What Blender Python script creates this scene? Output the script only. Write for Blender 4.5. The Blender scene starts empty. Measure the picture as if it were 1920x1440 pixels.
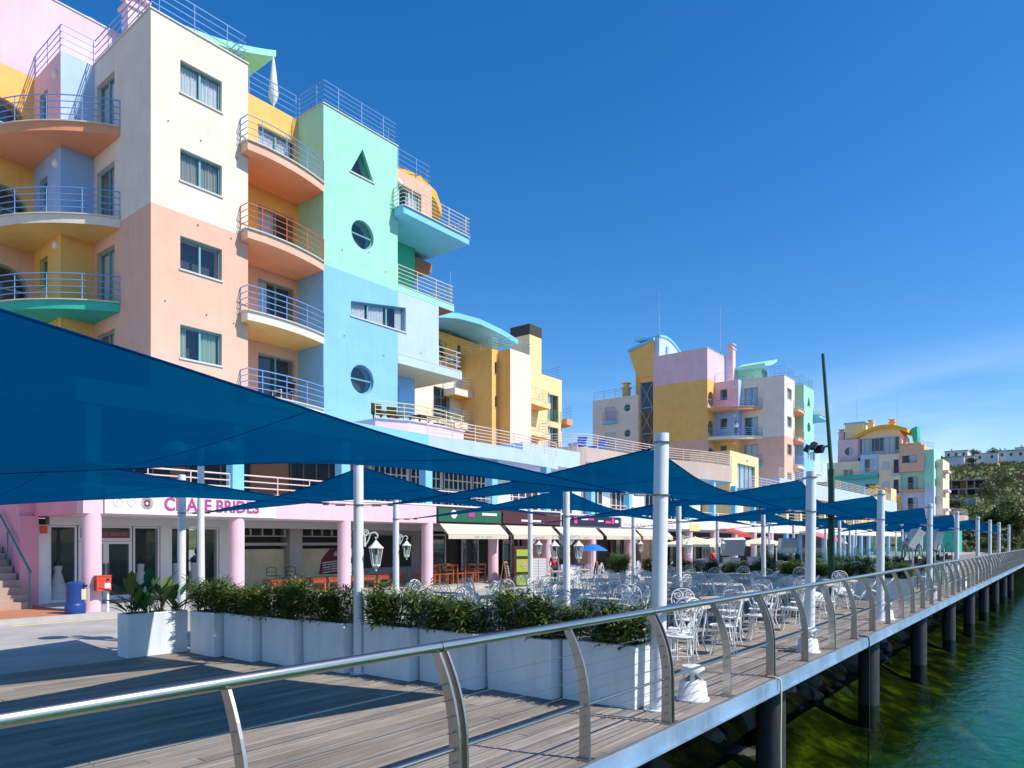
import bpy, bmesh, math, random
from mathutils import Vector, Matrix
R = math.radians
rnd = random.Random(11)
sc = bpy.context.scene
col = sc.collection
# ------------------------------------------------------------------ camera
# world X runs along the quay (away from the camera), Y towards the buildings, Z up; the deck is at Z = 0
cam_d = bpy.data.cameras.new('camera'); cam = bpy.data.objects.new('camera', cam_d); col.objects.link(cam)
cam.location = (0, 0, 1.77); cam.rotation_euler = (R(90), 0, R(38.5 - 90))
cam_d.sensor_width = 36; cam_d.lens = 36 * 1320 / 1920; cam_d.shift_y = (1015 - 720) / 1920
cam_d.clip_start = .05; cam_d.clip_end = 5000
sc.camera = cam
# ------------------------------------------------------------------ sky, sun, exposure
SUN = Vector((.30, -1, 1.14)).normalized()
W = bpy.data.worlds.new('World'); sc.world = W; W.use_nodes = True
nt = W.node_tree; N = nt.nodes; L = nt.links; N.clear()
sky = N.new('ShaderNodeTexSky'); sky.sky_type = 'NISHITA'; sky.sun_disc = False
sky.sun_elevation = math.asin(SUN.z); sky.sun_rotation = math.atan2(SUN.x, SUN.y)
sky.air_density = 1.0; sky.dust_density = .25; sky.ozone_density = 4.0; sky.altitude = 0
tc = N.new('ShaderNodeTexCoord')
mp = N.new('ShaderNodeMapping'); mp.inputs['Scale'].default_value = (1.6, 1.6, 10); L.new(tc.outputs['Generated'], mp.inputs[0])
nz = N.new('ShaderNodeTexNoise'); nz.inputs['Scale'].default_value = 1.25; nz.inputs['Detail'].default_value = 7; nz.inputs['Roughness'].default_value = .55
nz.inputs['Distortion'].default_value = .5; L.new(mp.outputs[0], nz.inputs['Vector'])
rp = N.new('ShaderNodeValToRGB'); rp.color_ramp.elements[0].position = .40; rp.color_ramp.elements[1].position = .70
rp.color_ramp.elements[0].color = (0, 0, 0, 1); rp.color_ramp.elements[1].color = (.62, .62, .62, 1); L.new(nz.outputs['Fac'], rp.inputs[0])
sx = N.new('ShaderNodeSeparateXYZ'); L.new(tc.outputs['Generated'], sx.inputs[0])
band = N.new('ShaderNodeMapRange'); band.inputs['From Min'].default_value = .25; band.inputs['From Max'].default_value = .05; L.new(sx.outputs['Z'], band.inputs['Value'])
cm = N.new('ShaderNodeMath'); cm.operation = 'MULTIPLY'; L.new(rp.outputs[0], cm.inputs[0]); L.new(band.outputs[0], cm.inputs[1])
hs = N.new('ShaderNodeHueSaturation'); hs.inputs['Saturation'].default_value = 1.34; hs.inputs['Hue'].default_value = .504; hs.inputs['Value'].default_value = 1.0; L.new(sky.outputs[0], hs.inputs['Color'])
cl = N.new('ShaderNodeMixRGB'); cl.inputs['Color2'].default_value = (6.6, 7.2, 8.2, 1); L.new(cm.outputs[0], cl.inputs['Fac']); L.new(hs.outputs[0], cl.inputs['Color1'])
bg = N.new('ShaderNodeBackground'); bg.inputs['Strength'].default_value = .14; L.new(cl.outputs[0], bg.inputs['Color'])
wo = N.new('ShaderNodeOutputWorld'); L.new(bg.outputs[0], wo.inputs['Surface'])
sd = bpy.data.lights.new('sun', 'SUN'); sd.energy = 4.3; sd.angle = R(.53); sd.color = (1, .94, .84)
so = bpy.data.objects.new('sun', sd); col.objects.link(so); so.location = (10, -40, 60)
so.rotation_euler = (-SUN).to_track_quat('-Z', 'Y').to_euler()
sc.view_settings.view_transform = 'Standard'; sc.view_settings.look = 'None'; sc.view_settings.gamma = 1
sc.view_settings.exposure = 0.34; sc.view_settings.use_curve_mapping = False
sc.render.engine = 'CYCLES'
sc.cycles.use_denoising = True
sc.cycles.max_bounces = 8; sc.cycles.transparent_max_bounces = 16; sc.cycles.glossy_bounces = 4; sc.cycles.transmission_bounces = 4; sc.cycles.diffuse_bounces = 4
sc.cycles.caustics_reflective = False; sc.cycles.caustics_refractive = False
sc.cycles.sample_clamp_indirect = 6

# ------------------------------------------------------------------ materials
M = {}
def _new(name):
    m = bpy.data.materials.new(name); m.use_nodes = True
    m.node_tree.nodes.clear(); M[name] = m
    return m, m.node_tree.nodes, m.node_tree.links
def mat(name, c, rough=.6, metal=0, var=.0, scale=3, bump=0, bscale=60, streak=0, stain=None, spec=.5, coat=0, stretch=(1, 1, 1)):
    m, n, l = _new(name)
    out = n.new('ShaderNodeOutputMaterial'); p = n.new('ShaderNodeBsdfPrincipled'); l.new(p.outputs[0], out.inputs[0])
    p.inputs['Roughness'].default_value = rough; p.inputs['Metallic'].default_value = metal
    p.inputs['Specular IOR Level'].default_value = spec; p.inputs['Coat Weight'].default_value = coat
    p.inputs['Base Color'].default_value = (*c, 1)
    t = n.new('ShaderNodeTexCoord'); mp = n.new('ShaderNodeMapping'); mp.inputs['Scale'].default_value = stretch; l.new(t.outputs['Object'], mp.inputs[0])
    if var or streak:
        a = n.new('ShaderNodeTexNoise'); a.inputs['Scale'].default_value = scale; a.inputs['Detail'].default_value = 6; l.new(mp.outputs[0], a.inputs['Vector'])
        r = n.new('ShaderNodeMapRange'); r.inputs['From Min'].default_value = .3; r.inputs['From Max'].default_value = .7
        r.inputs['To Min'].default_value = 1 - var; r.inputs['To Max'].default_value = 1 + var; l.new(a.outputs['Fac'], r.inputs['Value'])
        v = n.new('ShaderNodeVectorMath'); v.operation = 'SCALE'; v.inputs[0].default_value = c; l.new(r.outputs[0], v.inputs['Scale'])
        src = v.outputs[0]
        if streak:
            mp2 = n.new('ShaderNodeMapping'); mp2.inputs['Scale'].default_value = (3.2, 3.2, .22); l.new(t.outputs['Object'], mp2.inputs[0])
            b = n.new('ShaderNodeTexNoise'); b.inputs['Scale'].default_value = 1.6; b.inputs['Detail'].default_value = 8; b.inputs['Roughness'].default_value = .65; l.new(mp2.outputs[0], b.inputs['Vector'])
            r2 = n.new('ShaderNodeMapRange'); r2.inputs['From Min'].default_value = .5; r2.inputs['From Max'].default_value = .78; r2.inputs['To Max'].default_value = streak; l.new(b.outputs['Fac'], r2.inputs['Value'])
            x = n.new('ShaderNodeMixRGB'); x.inputs['Color2'].default_value = (*(stain or tuple(k * .55 for k in c)), 1); l.new(r2.outputs[0], x.inputs['Fac']); l.new(src, x.inputs['Color1']); src = x.outputs[0]
        l.new(src, p.inputs['Base Color'])
    if bump:
        b = n.new('ShaderNodeTexNoise'); b.inputs['Scale'].default_value = bscale; b.inputs['Detail'].default_value = 4; l.new(mp.outputs[0], b.inputs['Vector'])
        bp = n.new('ShaderNodeBump'); bp.inputs['Strength'].default_value = bump; bp.inputs['Distance'].default_value = .01; l.new(b.outputs['Fac'], bp.inputs['Height']); l.new(bp.outputs[0], p.inputs['Normal'])
    return m
def plaster(name, c, streak=.4): return mat(name, c, rough=.88, var=.06, scale=1.1, bump=.35, bscale=35, streak=streak, spec=.2, stain=tuple(k * .66 + .05 for k in c))
plaster('cream', (.82, .71, .60)); plaster('warm_cream', (.88, .72, .52)); plaster('salmon', (.79, .47, .345)); plaster('orange', (.84, .36, .19), .15)
plaster('mint', (.36, .74, .565)); plaster('blue', (.25, .53, .83)); plaster('pale_blue', (.49, .62, .82), .45)
plaster('pink', (.80, .54, .60)); plaster('yellow', (.90, .52, .165)); plaster('deep_yellow', (.88, .47, .07)); plaster('pale_yellow', (.84, .67, .36))
plaster('green', (.06, .50, .36)); plaster('beige', (.58, .46, .40)); plaster('lilac_blue', (.36, .52, .82)); plaster('brown', (.42, .17, .11))
plaster('white_wall', (.74, .74, .74)); plaster('rose', (.78, .34, .42)); plaster('sky_blue', (.24, .60, .84)); plaster('aqua', (.22, .60, .68))
plaster('grey_wall', (.42, .41, .39)); plaster('brick_red', (.36, .13, .08)); plaster('town_white', (.72, .72, .72), .2); plaster('town_grey', (.38, .37, .37)); plaster('roof_grey', (.34, .31, .28))
mat('stone', (.62, .60, .56), .7, var=.08, bump=.2)
mat('teal_frame', (.17, .40, .43), .35, spec=.5); mat('white_frame', (.70, .71, .74), .35); mat('dark_frame', (.07, .09, .10), .4)
mat('rail_blue', (.16, .34, .66), .38); mat('rail_red', (.62, .13, .06), .4); mat('rail_cream', (.78, .66, .46), .4); mat('rail_pink', (.80, .62, .58), .4); mat('rail_yellow', (.78, .62, .22), .4); mat('rail_grey', (.45, .47, .50), .4)
mat('lamp_white', (.80, .77, .70), .35)
mat('room_dark', (.055, .065, .085), .9); mat('curtain', (.80, .81, .83), .9, var=.06, scale=9); mat('curtain_green', (.42, .52, .40), .9); mat('shutter', (.60, .60, .62), .7); mat('blind', (.40, .41, .38), .8)
mat('white_paint', (.76, .77, .80), .42, var=.03, scale=4, bump=.05, bscale=20); mat('white_iron', (.77, .78, .78), .5, var=.05, scale=14, bump=.1, bscale=90)
mat('planter_white', (.72, .78, .82), .5, var=.05, scale=2.2, bump=.08, bscale=30, streak=.5, stain=(.40, .43, .42))
mat('steel', (.50, .475, .44), .30, 1, var=.06, scale=30, stretch=(.05, 1, 1)); mat('steel_flat', (.40, .375, .345), .38, 1, var=.12, scale=12, stretch=(1, 1, .2)); mat('cable', (.55, .55, .54), .3, 1)
mat('black', (.012, .012, .013), .55); mat('rubber', (.02, .02, .02), .8); mat('black_metal', (.03, .03, .032), .5)
mat('concrete', (.38, .35, .325), .9, var=.2, scale=.9, bump=.4, bscale=30, streak=.0); mat('kerb', (.46, .44, .41), .85, var=.1, scale=3, bump=.2)
mat('terracotta', (.48, .19, .10), .75, var=.12, scale=6); mat('tile_grey', (.45, .44, .43), .45, var=.06, scale=5)
mat('green_mast', (.012, .075, .035), .5, var=.3, scale=5); mat('red_box', (.66, .06, .03), .42); mat('bin_blue', (.012, .05, .23), .42); mat('paper', (.74, .74, .70), .8); mat('paper_yellow', (.70, .66, .38), .8)
mat('magenta', (.42, .05, .22), .55); mat('maroon', (.075, .016, .024), .55); mat('lime', (.40, .52, .05), .6); mat('sign_white', (.74, .73, .76), .5); mat('sign_grey', (.50, .49, .53), .6); mat('sign_green', (.012, .11, .055), .6); mat('sign_navy', (.012, .012, .05), .6); mat('sign_pink', (.75, .05, .22), .6)
mat('awning', (.60, .54, .42), .85, var=.04, scale=3, bump=.1, bscale=200); mat('awning_red', (.50, .04, .035), .8); mat('awning_pink', (.55, .14, .19), .8); mat('canvas', (.76, .67, .46), .85, var=.04); mat('canvas_white', (.72, .72, .70), .85, var=.04)
mat('parasol_blue', (.02, .17, .62), .7); mat('wood_orange', (.45, .13, .03), .45, var=.2, scale=8, stretch=(1, 1, .2)); mat('wood_red', (.34, .06, .025), .45, var=.2, scale=8); mat('wood_tan', (.50, .27, .10), .5, var=.15, scale=9); mat('chalkboard', (.025, .025, .028), .8, var=.3, scale=5)
mat('table_top', (.55, .48, .40), .6, var=.12, scale=30); mat('soil', (.05, .035, .022), .95, var=.3, scale=14, bump=.6)
mat('rock', (.055, .048, .042), .9, var=.35, scale=2.5, bump=.9, bscale=9); mat('pile', (.028, .03, .042), .75, var=.3, scale=5, bump=.3, bscale=40, streak=.5, stain=(.16, .13, .11))
mat('fascia', (.20, .32, .48), .5, var=.25, scale=2.2, streak=.6, stain=(.42, .42, .44), bump=.1); mat('fascia_dark', (.10, .14, .18), .5, var=.2)
mat('skin', (.42, .23, .15), .55); mat('shirt_red', (.50, .012, .04), .85); mat('jacket_red', (.75, .015, .015), .85); mat('trousers', (.03, .035, .05), .85); mat('hair_dark', (.02, .013, .01), .7); mat('hair_blonde', (.50, .40, .24), .7); mat('shirt_white', (.7, .7, .7), .85)
mat('dress_white', (.86, .85, .84), .85, var=.06, scale=10); mat('mannequin', (.03, .03, .035), .6); mat('suit', (.02, .02, .025), .8); mat('suit_maroon', (.10, .02, .03), .8)
mat('bark', (.11, .08, .055), .9, var=.3, scale=6, bump=.8, bscale=20); mat('ac_white', (.66, .65, .62), .5); mat('poster_cream', (.58, .51, .36), .8, var=.12, scale=2, streak=.4); mat('poster_maroon', (.16, .02, .04), .7); mat('corrugated', (.42, .41, .43), .6); mat('chair_blue', (.03, .08, .42), .6); mat('stairs_tile', (.42, .30, .25), .7, var=.1); mat('hand_green', (.02, .30, .22), .5); mat('tower_dark', (.05, .04, .035), .7)
def leafmat(name, c1, c2, c3):
    m, n, l = _new(name)
    out = n.new('ShaderNodeOutputMaterial'); p = n.new('ShaderNodeBsdfPrincipled'); p.inputs['Roughness'].default_value = .45
    tr = n.new('ShaderNodeBsdfTranslucent'); mx = n.new('ShaderNodeMixShader'); mx.inputs[0].default_value = .22
    g = n.new('ShaderNodeNewGeometry'); r = n.new('ShaderNodeValToRGB'); e = r.color_ramp.elements
    e[0].color = (*c1, 1); e[1].color = (*c3, 1); e[1].position = 1; k = e.new(.62); k.color = (*c2, 1)
    l.new(g.outputs['Random Per Island'], r.inputs[0]); l.new(r.outputs[0], p.inputs['Base Color'])
    l.new(r.outputs[0], tr.inputs['Color']); l.new(p.outputs[0], mx.inputs[1]); l.new(tr.outputs[0], mx.inputs[2]); l.new(mx.outputs[0], out.inputs[0])
    return m
leafmat('leaf_oleander', (.04, .095, .018), (.11, .20, .04), (.27, .27, .08)); leafmat('leaf_broad', (.02, .09, .02), (.05, .15, .03), (.20, .20, .04)); leafmat('leaf_tree', (.05, .085, .02), (.12, .165, .04), (.20, .21, .06)); leafmat('leaf_scrub', (.065, .09, .03), (.12, .14, .045), (.20, .18, .08)); leafmat('leaf_pine', (.035, .07, .022), (.065, .11, .035), (.11, .15, .05))
def glass(name, tint, base=.09, ior=1.5, rough=.0, gcol=(.9, .95, 1)):
    m, n, l = _new(name)
    out = n.new('ShaderNodeOutputMaterial'); t = n.new('ShaderNodeBsdfTransparent'); t.inputs[0].default_value = (*tint, 1)
    g = n.new('ShaderNodeBsdfGlossy'); g.inputs['Roughness'].default_value = rough; g.inputs['Color'].default_value = (*gcol, 1)
    lw = n.new('ShaderNodeLayerWeight'); pw = n.new('ShaderNodeMath'); pw.operation = 'POWER'; pw.inputs[1].default_value = 4; l.new(lw.outputs['Facing'], pw.inputs[0])
    a = n.new('ShaderNodeMath'); a.operation = 'MULTIPLY_ADD'; a.use_clamp = True; a.inputs[1].default_value = .85; a.inputs[2].default_value = base; l.new(pw.outputs[0], a.inputs[0])
    mx = n.new('ShaderNodeMixShader'); l.new(a.outputs[0], mx.inputs[0]); l.new(t.outputs[0], mx.inputs[1]); l.new(g.outputs[0], mx.inputs[2]); l.new(mx.outputs[0], out.inputs[0])
    return m
glass('glass', (.80, .84, .86), .07); glass('shop_glass', (.78, .82, .84), .03, gcol=(.5, .56, .62)); glass('lantern_glass', (.72, .80, .82), .10, rough=.15); glass('screen_glass', (.70, .86, .86), .06)
def sailmat():
    m, n, l = _new('sail')
    out = n.new('ShaderNodeOutputMaterial')
    t = n.new('ShaderNodeTexCoord'); nz = n.new('ShaderNodeTexNoise'); nz.inputs['Scale'].default_value = .9; nz.inputs['Detail'].default_value = 5; l.new(t.outputs['Object'], nz.inputs['Vector'])
    w = n.new('ShaderNodeTexWave'); w.inputs['Scale'].default_value = 120; w.bands_direction = 'X'; l.new(t.outputs['Object'], w.inputs['Vector'])
    r = n.new('ShaderNodeMapRange'); r.inputs['To Min'].default_value = .85; r.inputs['To Max'].default_value = 1.12; l.new(nz.outputs['Fac'], r.inputs['Value'])
    cr = n.new('ShaderNodeTexNoise'); cr.inputs['Scale'].default_value = 2.2; cr.inputs['Detail'].default_value = 3; cr.inputs['Distortion'].default_value = 1.2; l.new(t.outputs['Object'], cr.inputs['Vector'])
    c = n.new('ShaderNodeVectorMath'); c.operation = 'SCALE'; c.inputs[0].default_value = (.002, .052, .22); l.new(r.outputs[0], c.inputs['Scale'])
    d = n.new('ShaderNodeBsdfDiffuse'); l.new(c.outputs[0], d.inputs['Color'])
    bp = n.new('ShaderNodeBump'); bp.inputs['Strength'].default_value = .25; bp.inputs['Distance'].default_value = .004; l.new(w.outputs['Fac'], bp.inputs['Height']); b2 = n.new('ShaderNodeBump'); b2.inputs['Strength'].default_value = .35; b2.inputs['Distance'].default_value = .06; l.new(cr.outputs['Fac'], b2.inputs['Height']); l.new(bp.outputs[0], b2.inputs['Normal']); l.new(b2.outputs[0], d.inputs['Normal'])
    c2 = n.new('ShaderNodeVectorMath'); c2.operation = 'SCALE'; c2.inputs[0].default_value = (.0, .075, .20); l.new(r.outputs[0], c2.inputs['Scale'])
    tr = n.new('ShaderNodeBsdfTranslucent'); l.new(c2.outputs[0], tr.inputs['Color'])
    tp = n.new('ShaderNodeBsdfTransparent'); tp.inputs[0].default_value = (.0, .80, .80, 1)
    m1 = n.new('ShaderNodeMixShader'); m1.inputs[0].default_value = .5; l.new(d.outputs[0], m1.inputs[1]); l.new(tr.outputs[0], m1.inputs[2])
    m2 = n.new('ShaderNodeMixShader'); m2.inputs[0].default_value = .024; l.new(m1.outputs[0], m2.inputs[1]); l.new(tp.outputs[0], m2.inputs[2]); l.new(m2.outputs[0], out.inputs[0])
sailmat()
def deckmat():
    m, n, l = _new('deck')
    out = n.new('ShaderNodeOutputMaterial'); p = n.new('ShaderNodeBsdfPrincipled'); l.new(p.outputs[0], out.inputs[0]); p.inputs['Roughness'].default_value = .8; p.inputs['Specular IOR Level'].default_value = .25
    t = n.new('ShaderNodeTexCoord'); mp = n.new('ShaderNodeMapping'); mp.inputs['Scale'].default_value = (.7, 22, 22)
    oi = n.new('ShaderNodeObjectInfo'); g = n.new('ShaderNodeNewGeometry'); l.new(g.outputs['Position'], mp.inputs[0])
    a = n.new('ShaderNodeTexNoise'); a.inputs['Scale'].default_value = 2.2; a.inputs['Detail'].default_value = 8; a.inputs['Roughness'].default_value = .65; l.new(mp.outputs[0], a.inputs['Vector'])
    b = n.new('ShaderNodeTexNoise'); b.inputs['Scale'].default_value = .8; b.inputs['Detail'].default_value = 5; l.new(g.outputs['Position'], b.inputs['Vector'])
    r = n.new('ShaderNodeValToRGB'); e = r.color_ramp.elements; e[0].position = .28; e[1].position = .75; e[0].color = (.135, .114, .098, 1); e[1].color = (.385, .345, .31, 1); k = e.new(.5); k.color = (.262, .227, .198, 1)
    l.new(a.outputs['Fac'], r.inputs[0])
    s = n.new('ShaderNodeMath'); s.operation = 'ADD'; l.new(oi.outputs['Random'], s.inputs[0]); l.new(g.outputs['Random Per Island'], s.inputs[1])
    s2 = n.new('ShaderNodeMath'); s2.operation = 'FRACT'; l.new(s.outputs[0], s2.inputs[0])
    q = n.new('ShaderNodeMapRange'); q.inputs['To Min'].default_value = .80; q.inputs['To Max'].default_value = 1.22; l.new(s2.outputs[0], q.inputs['Value'])
    q2 = n.new('ShaderNodeMapRange'); q2.inputs['From Min'].default_value = .3; q2.inputs['From Max'].default_value = .7; q2.inputs['To Min'].default_value = .82; q2.inputs['To Max'].default_value = 1.15; l.new(b.outputs['Fac'], q2.inputs['Value'])
    qq = n.new('ShaderNodeMath'); qq.operation = 'MULTIPLY'; l.new(q.outputs[0], qq.inputs[0]); l.new(q2.outputs[0], qq.inputs[1])
    v = n.new('ShaderNodeVectorMath'); v.operation = 'SCALE'; l.new(r.outputs[0], v.inputs[0]); l.new(qq.outputs[0], v.inputs['Scale']); l.new(v.outputs[0], p.inputs['Base Color'])
    bp = n.new('ShaderNodeBump'); bp.inputs['Strength'].default_value = .6; bp.inputs['Distance'].default_value = .006; l.new(a.outputs['Fac'], bp.inputs['Height']); l.new(bp.outputs[0], p.inputs['Normal'])
deckmat()
def watermat():
    m, n, l = _new('water')
    out = n.new('ShaderNodeOutputMaterial'); t = n.new('ShaderNodeBsdfTransparent'); t.inputs[0].default_value = (.50, .74, .46, 1)
    g = n.new('ShaderNodeBsdfGlossy'); g.inputs['Roughness'].default_value = .06; g.inputs['Color'].default_value = (.36, .66, .68, 1)
    f = n.new('ShaderNodeFresnel'); f.inputs['IOR'].default_value = 1.33
    tc = n.new('ShaderNodeTexCoord'); mp = n.new('ShaderNodeMapping'); mp.inputs['Scale'].default_value = (1, 1.7, 1); mp.inputs['Rotation'].default_value = (0, 0, .5); l.new(tc.outputs['Object'], mp.inputs[0])
    a = n.new('ShaderNodeTexNoise'); a.inputs['Scale'].default_value = 2.3; a.inputs['Detail'].default_value = 5; a.inputs['Distortion'].default_value = .4; l.new(mp.outputs[0], a.inputs['Vector'])
    bp = n.new('ShaderNodeBump'); bp.inputs['Strength'].default_value = .22; bp.inputs['Distance'].default_value = .10; l.new(a.outputs['Fac'], bp.inputs['Height'])
    l.new(bp.outputs[0], g.inputs['Normal']); l.new(bp.outputs[0], f.inputs['Normal'])
    mx = n.new('ShaderNodeMixShader'); l.new(f.outputs[0], mx.inputs[0]); l.new(t.outputs[0], mx.inputs[1]); l.new(g.outputs[0], mx.inputs[2]); l.new(mx.outputs[0], out.inputs[0])
watermat()
def bedmat():
    m, n, l = _new('seabed')
    out = n.new('ShaderNodeOutputMaterial'); p = n.new('ShaderNodeBsdfPrincipled'); p.inputs['Roughness'].default_value = .95; p.inputs['Specular IOR Level'].default_value = .1; l.new(p.outputs[0], out.inputs[0])
    g = n.new('ShaderNodeNewGeometry'); a = n.new('ShaderNodeTexNoise'); a.inputs['Scale'].default_value = 1.5; a.inputs['Detail'].default_value = 7; a.inputs['Roughness'].default_value = .6; l.new(g.outputs['Position'], a.inputs['Vector'])
    r = n.new('ShaderNodeValToRGB'); e = r.color_ramp.elements; e[0].position = .40; e[0].color = (.006, .007, .002, 1); e[1].position = .66; e[1].color = (.17, .13, .006, 1); k = e.new(.54); k.color = (.045, .034, .003, 1); l.new(a.outputs['Fac'], r.inputs[0])
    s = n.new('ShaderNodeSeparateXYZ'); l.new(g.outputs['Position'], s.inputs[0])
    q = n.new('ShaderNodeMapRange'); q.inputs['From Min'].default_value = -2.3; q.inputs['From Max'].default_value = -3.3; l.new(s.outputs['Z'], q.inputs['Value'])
    d = n.new('ShaderNodeMixRGB'); d.inputs['Color2'].default_value = (.002, .17, .105, 1); l.new(q.outputs[0], d.inputs['Fac']); l.new(r.outputs[0], d.inputs['Color1']); l.new(d.outputs[0], p.inputs['Base Color'])  # deep green put into the bed colour in place of light absorbed by water
bedmat()
def terrainmat():
    m, n, l = _new('terrain')
    out = n.new('ShaderNodeOutputMaterial'); p = n.new('ShaderNodeBsdfPrincipled'); p.inputs['Roughness'].default_value = .95; p.inputs['Specular IOR Level'].default_value = .1; l.new(p.outputs[0], out.inputs[0])
    g = n.new('ShaderNodeNewGeometry'); a = n.new('ShaderNodeTexNoise'); a.inputs['Scale'].default_value = .07; a.inputs['Detail'].default_value = 9; a.inputs['Roughness'].default_value = .7; l.new(g.outputs['Position'], a.inputs['Vector'])
    r = n.new('ShaderNodeValToRGB'); e = r.color_ramp.elements; e[0].position = .38; e[0].color = (.055, .085, .025, 1); e[1].position = .66; e[1].color = (.30, .23, .14, 1); k = e.new(.5); k.color = (.10, .12, .045, 1); l.new(a.outputs['Fac'], r.inputs[0]); l.new(r.outputs[0], p.inputs['Base Color'])
terrainmat()

# ------------------------------------------------------------------ mesh helpers
def wloc(o):
    v = Vector((0, 0, 0))
    while o: v += o.location; o = o.parent
    return v
class MB:
    def __init__(s): s.v = []; s.f = []; s.m = []
    def add(s, vs, fs, mi=0):
        k = len(s.v); s.v += [tuple(p) for p in vs]
        for f in fs: s.f.append([i + k for i in f]); s.m.append(mi)
        return s
    def box(s, a0, a1, b0, b1, z0, z1, mi=0):
        return s.add([(a0,b0,z0),(a1,b0,z0),(a1,b1,z0),(a0,b1,z0),(a0,b0,z1),(a1,b0,z1),(a1,b1,z1),(a0,b1,z1)], [(3,2,1,0),(4,5,6,7),(0,1,5,4),(1,2,6,5),(2,3,7,6),(3,0,4,7)], mi)
    def obox(s, c, size, rz=0, mi=0, tilt=None):
        m = Matrix.Rotation(rz, 3, 'Z')
        if tilt: m = m @ Matrix.Rotation(tilt[0], 3, tilt[1])
        x, y, z = (k / 2 for k in size); c = Vector(c)
        vs = [c + m @ Vector(p) for p in ((-x,-y,-z),(x,-y,-z),(x,y,-z),(-x,y,-z),(-x,-y,z),(x,-y,z),(x,y,z),(-x,y,z))]
        return s.add(vs, [(3,2,1,0),(4,5,6,7),(0,1,5,4),(1,2,6,5),(2,3,7,6),(3,0,4,7)], mi)
    def prism(s, poly, z0, z1, mi=0, mt=None, mb=None):
        n = len(poly); k = len(s.v)
        z0f = z0 if callable(z0) else (lambda x, y: z0); z1f = z1 if callable(z1) else (lambda x, y: z1)
        s.v += [(x, y, z0f(x, y)) for x, y in poly] + [(x, y, z1f(x, y)) for x, y in poly]
        for i in range(n):
            j = (i + 1) % n; s.f.append([k+i, k+j, k+n+j, k+n+i]); s.m.append(mi)
        s.f.append([k+n+i for i in range(n)]); s.m.append(mi if mt is None else mt)
        s.f.append([k+i for i in reversed(range(n))]); s.m.append(mi if mb is None else mb)
        return s
    def fprism(s, face, plane, poly, d0, d1, mi=0):
        n = len(poly); k = len(s.v)
        for d in (d0, d1): s.v += [P3(face, plane, u, z, d) for u, z in poly]
        for i in range(n):
            j = (i + 1) % n; s.f.append([k+i, k+j, k+n+j, k+n+i]); s.m.append(mi)
        s.f.append([k+n+i for i in reversed(range(n))]); s.m.append(mi); s.f.append([k+i for i in range(n)]); s.m.append(mi)
        return s
    def tube(s, path, r, n=6, closed=False, mi=0, cap=True):
        P = [Vector(p) for p in path]; m = len(P); k = len(s.v); rr = r if isinstance(r, (list, tuple)) else [r] * m
        ref = None
        for i in range(m):
            a = P[(i - 1) % m] if (closed or i > 0) else P[i]; b = P[(i + 1) % m] if (closed or i < m - 1) else P[i]
            t = (b - a).normalized() if (b - a).length > 1e-9 else Vector((0, 0, 1))
            if ref is None:
                ref = Vector((0, 0, 1)) if abs(t.z) < .9 else Vector((1, 0, 0))
            u = (ref - t * ref.dot(t))
            if u.length < 1e-6: u = t.orthogonal()
            u.normalize(); w = t.cross(u); ref = u
            for j in range(n):
                q = 2 * math.pi * j / n; s.v.append(tuple(P[i] + (u * math.cos(q) + w * math.sin(q)) * rr[i]))
        for i in range(m if closed else m - 1):
            i2 = (i + 1) % m
            for j in range(n):
                j2 = (j + 1) % n; s.f.append([k+i*n+j, k+i*n+j2, k+i2*n+j2, k+i2*n+j]); s.m.append(mi)
        if cap and not closed:
            s.f.append([k + j for j in reversed(range(n))]); s.m.append(mi); s.f.append([k + (m-1)*n + j for j in range(n)]); s.m.append(mi)
        return s
    def lathe(s, prof, n=16, c=(0, 0, 0), mi=0, sx=1, sy=1):
        k = len(s.v); m = len(prof)
        for r, z in prof:
            for j in range(n):
                q = 2 * math.pi * j / n; s.v.append((c[0] + sx * r * math.cos(q), c[1] + sy * r * math.sin(q), c[2] + z))
        for i in range(m - 1):
            for j in range(n):
                j2 = (j + 1) % n; s.f.append([k+i*n+j, k+i*n+j2, k+(i+1)*n+j2, k+(i+1)*n+j]); s.m.append(mi)
        s.f.append([k + j for j in reversed(range(n))]); s.m.append(mi); s.f.append([k + (m-1)*n + j for j in range(n)]); s.m.append(mi)
        return s
    def grid(s, rows, mi=0):
        k = len(s.v); w = len(rows[0])
        for r in rows: s.v += [tuple(p) for p in r]
        for i in range(len(rows) - 1):
            for j in range(w - 1): s.f.append([k+i*w+j, k+i*w+j+1, k+(i+1)*w+j+1, k+(i+1)*w+j]); s.m.append(mi)
        return s
    def mesh(s, name, mats, org=(0, 0, 0), smooth=False, fix=False):
        me = bpy.data.meshes.new(name); o = org
        me.from_pydata([(x - o[0], y - o[1], z - o[2]) for x, y, z in s.v], [], s.f)
        for mm in ([mats] if isinstance(mats, str) else mats): me.materials.append(M[mm])
        if any(s.m): me.polygons.foreach_set('material_index', s.m)
        if smooth: me.polygons.foreach_set('use_smooth', [True] * len(me.polygons))
        if fix:
            b = bmesh.new(); b.from_mesh(me); bmesh.ops.recalc_face_normals(b, faces=b.faces); b.to_mesh(me); b.free()
        me.update(); return me
    def build(s, name, mats, parent=None, smooth=False, org=None, fix=False):
        o3 = wloc(parent) if parent else Vector(org or (0, 0, 0))
        o = bpy.data.objects.new(name, s.mesh(name, mats, o3, smooth, fix)); col.objects.link(o)
        if parent: o.parent = parent
        elif org: o.location = org
        if smooth: shade(o)
        return o
def shade(o, ang=50):
    me = o.data
    try: me.set_sharp_from_angle(angle=R(ang))
    except Exception: pass
def P3(face, plane, u, z, d):
    if face == '-b': return (u, plane + d, z)
    if face == '-a': return (plane + d, u, z)
    if face == '+a': return (plane - d, u, z)
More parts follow.
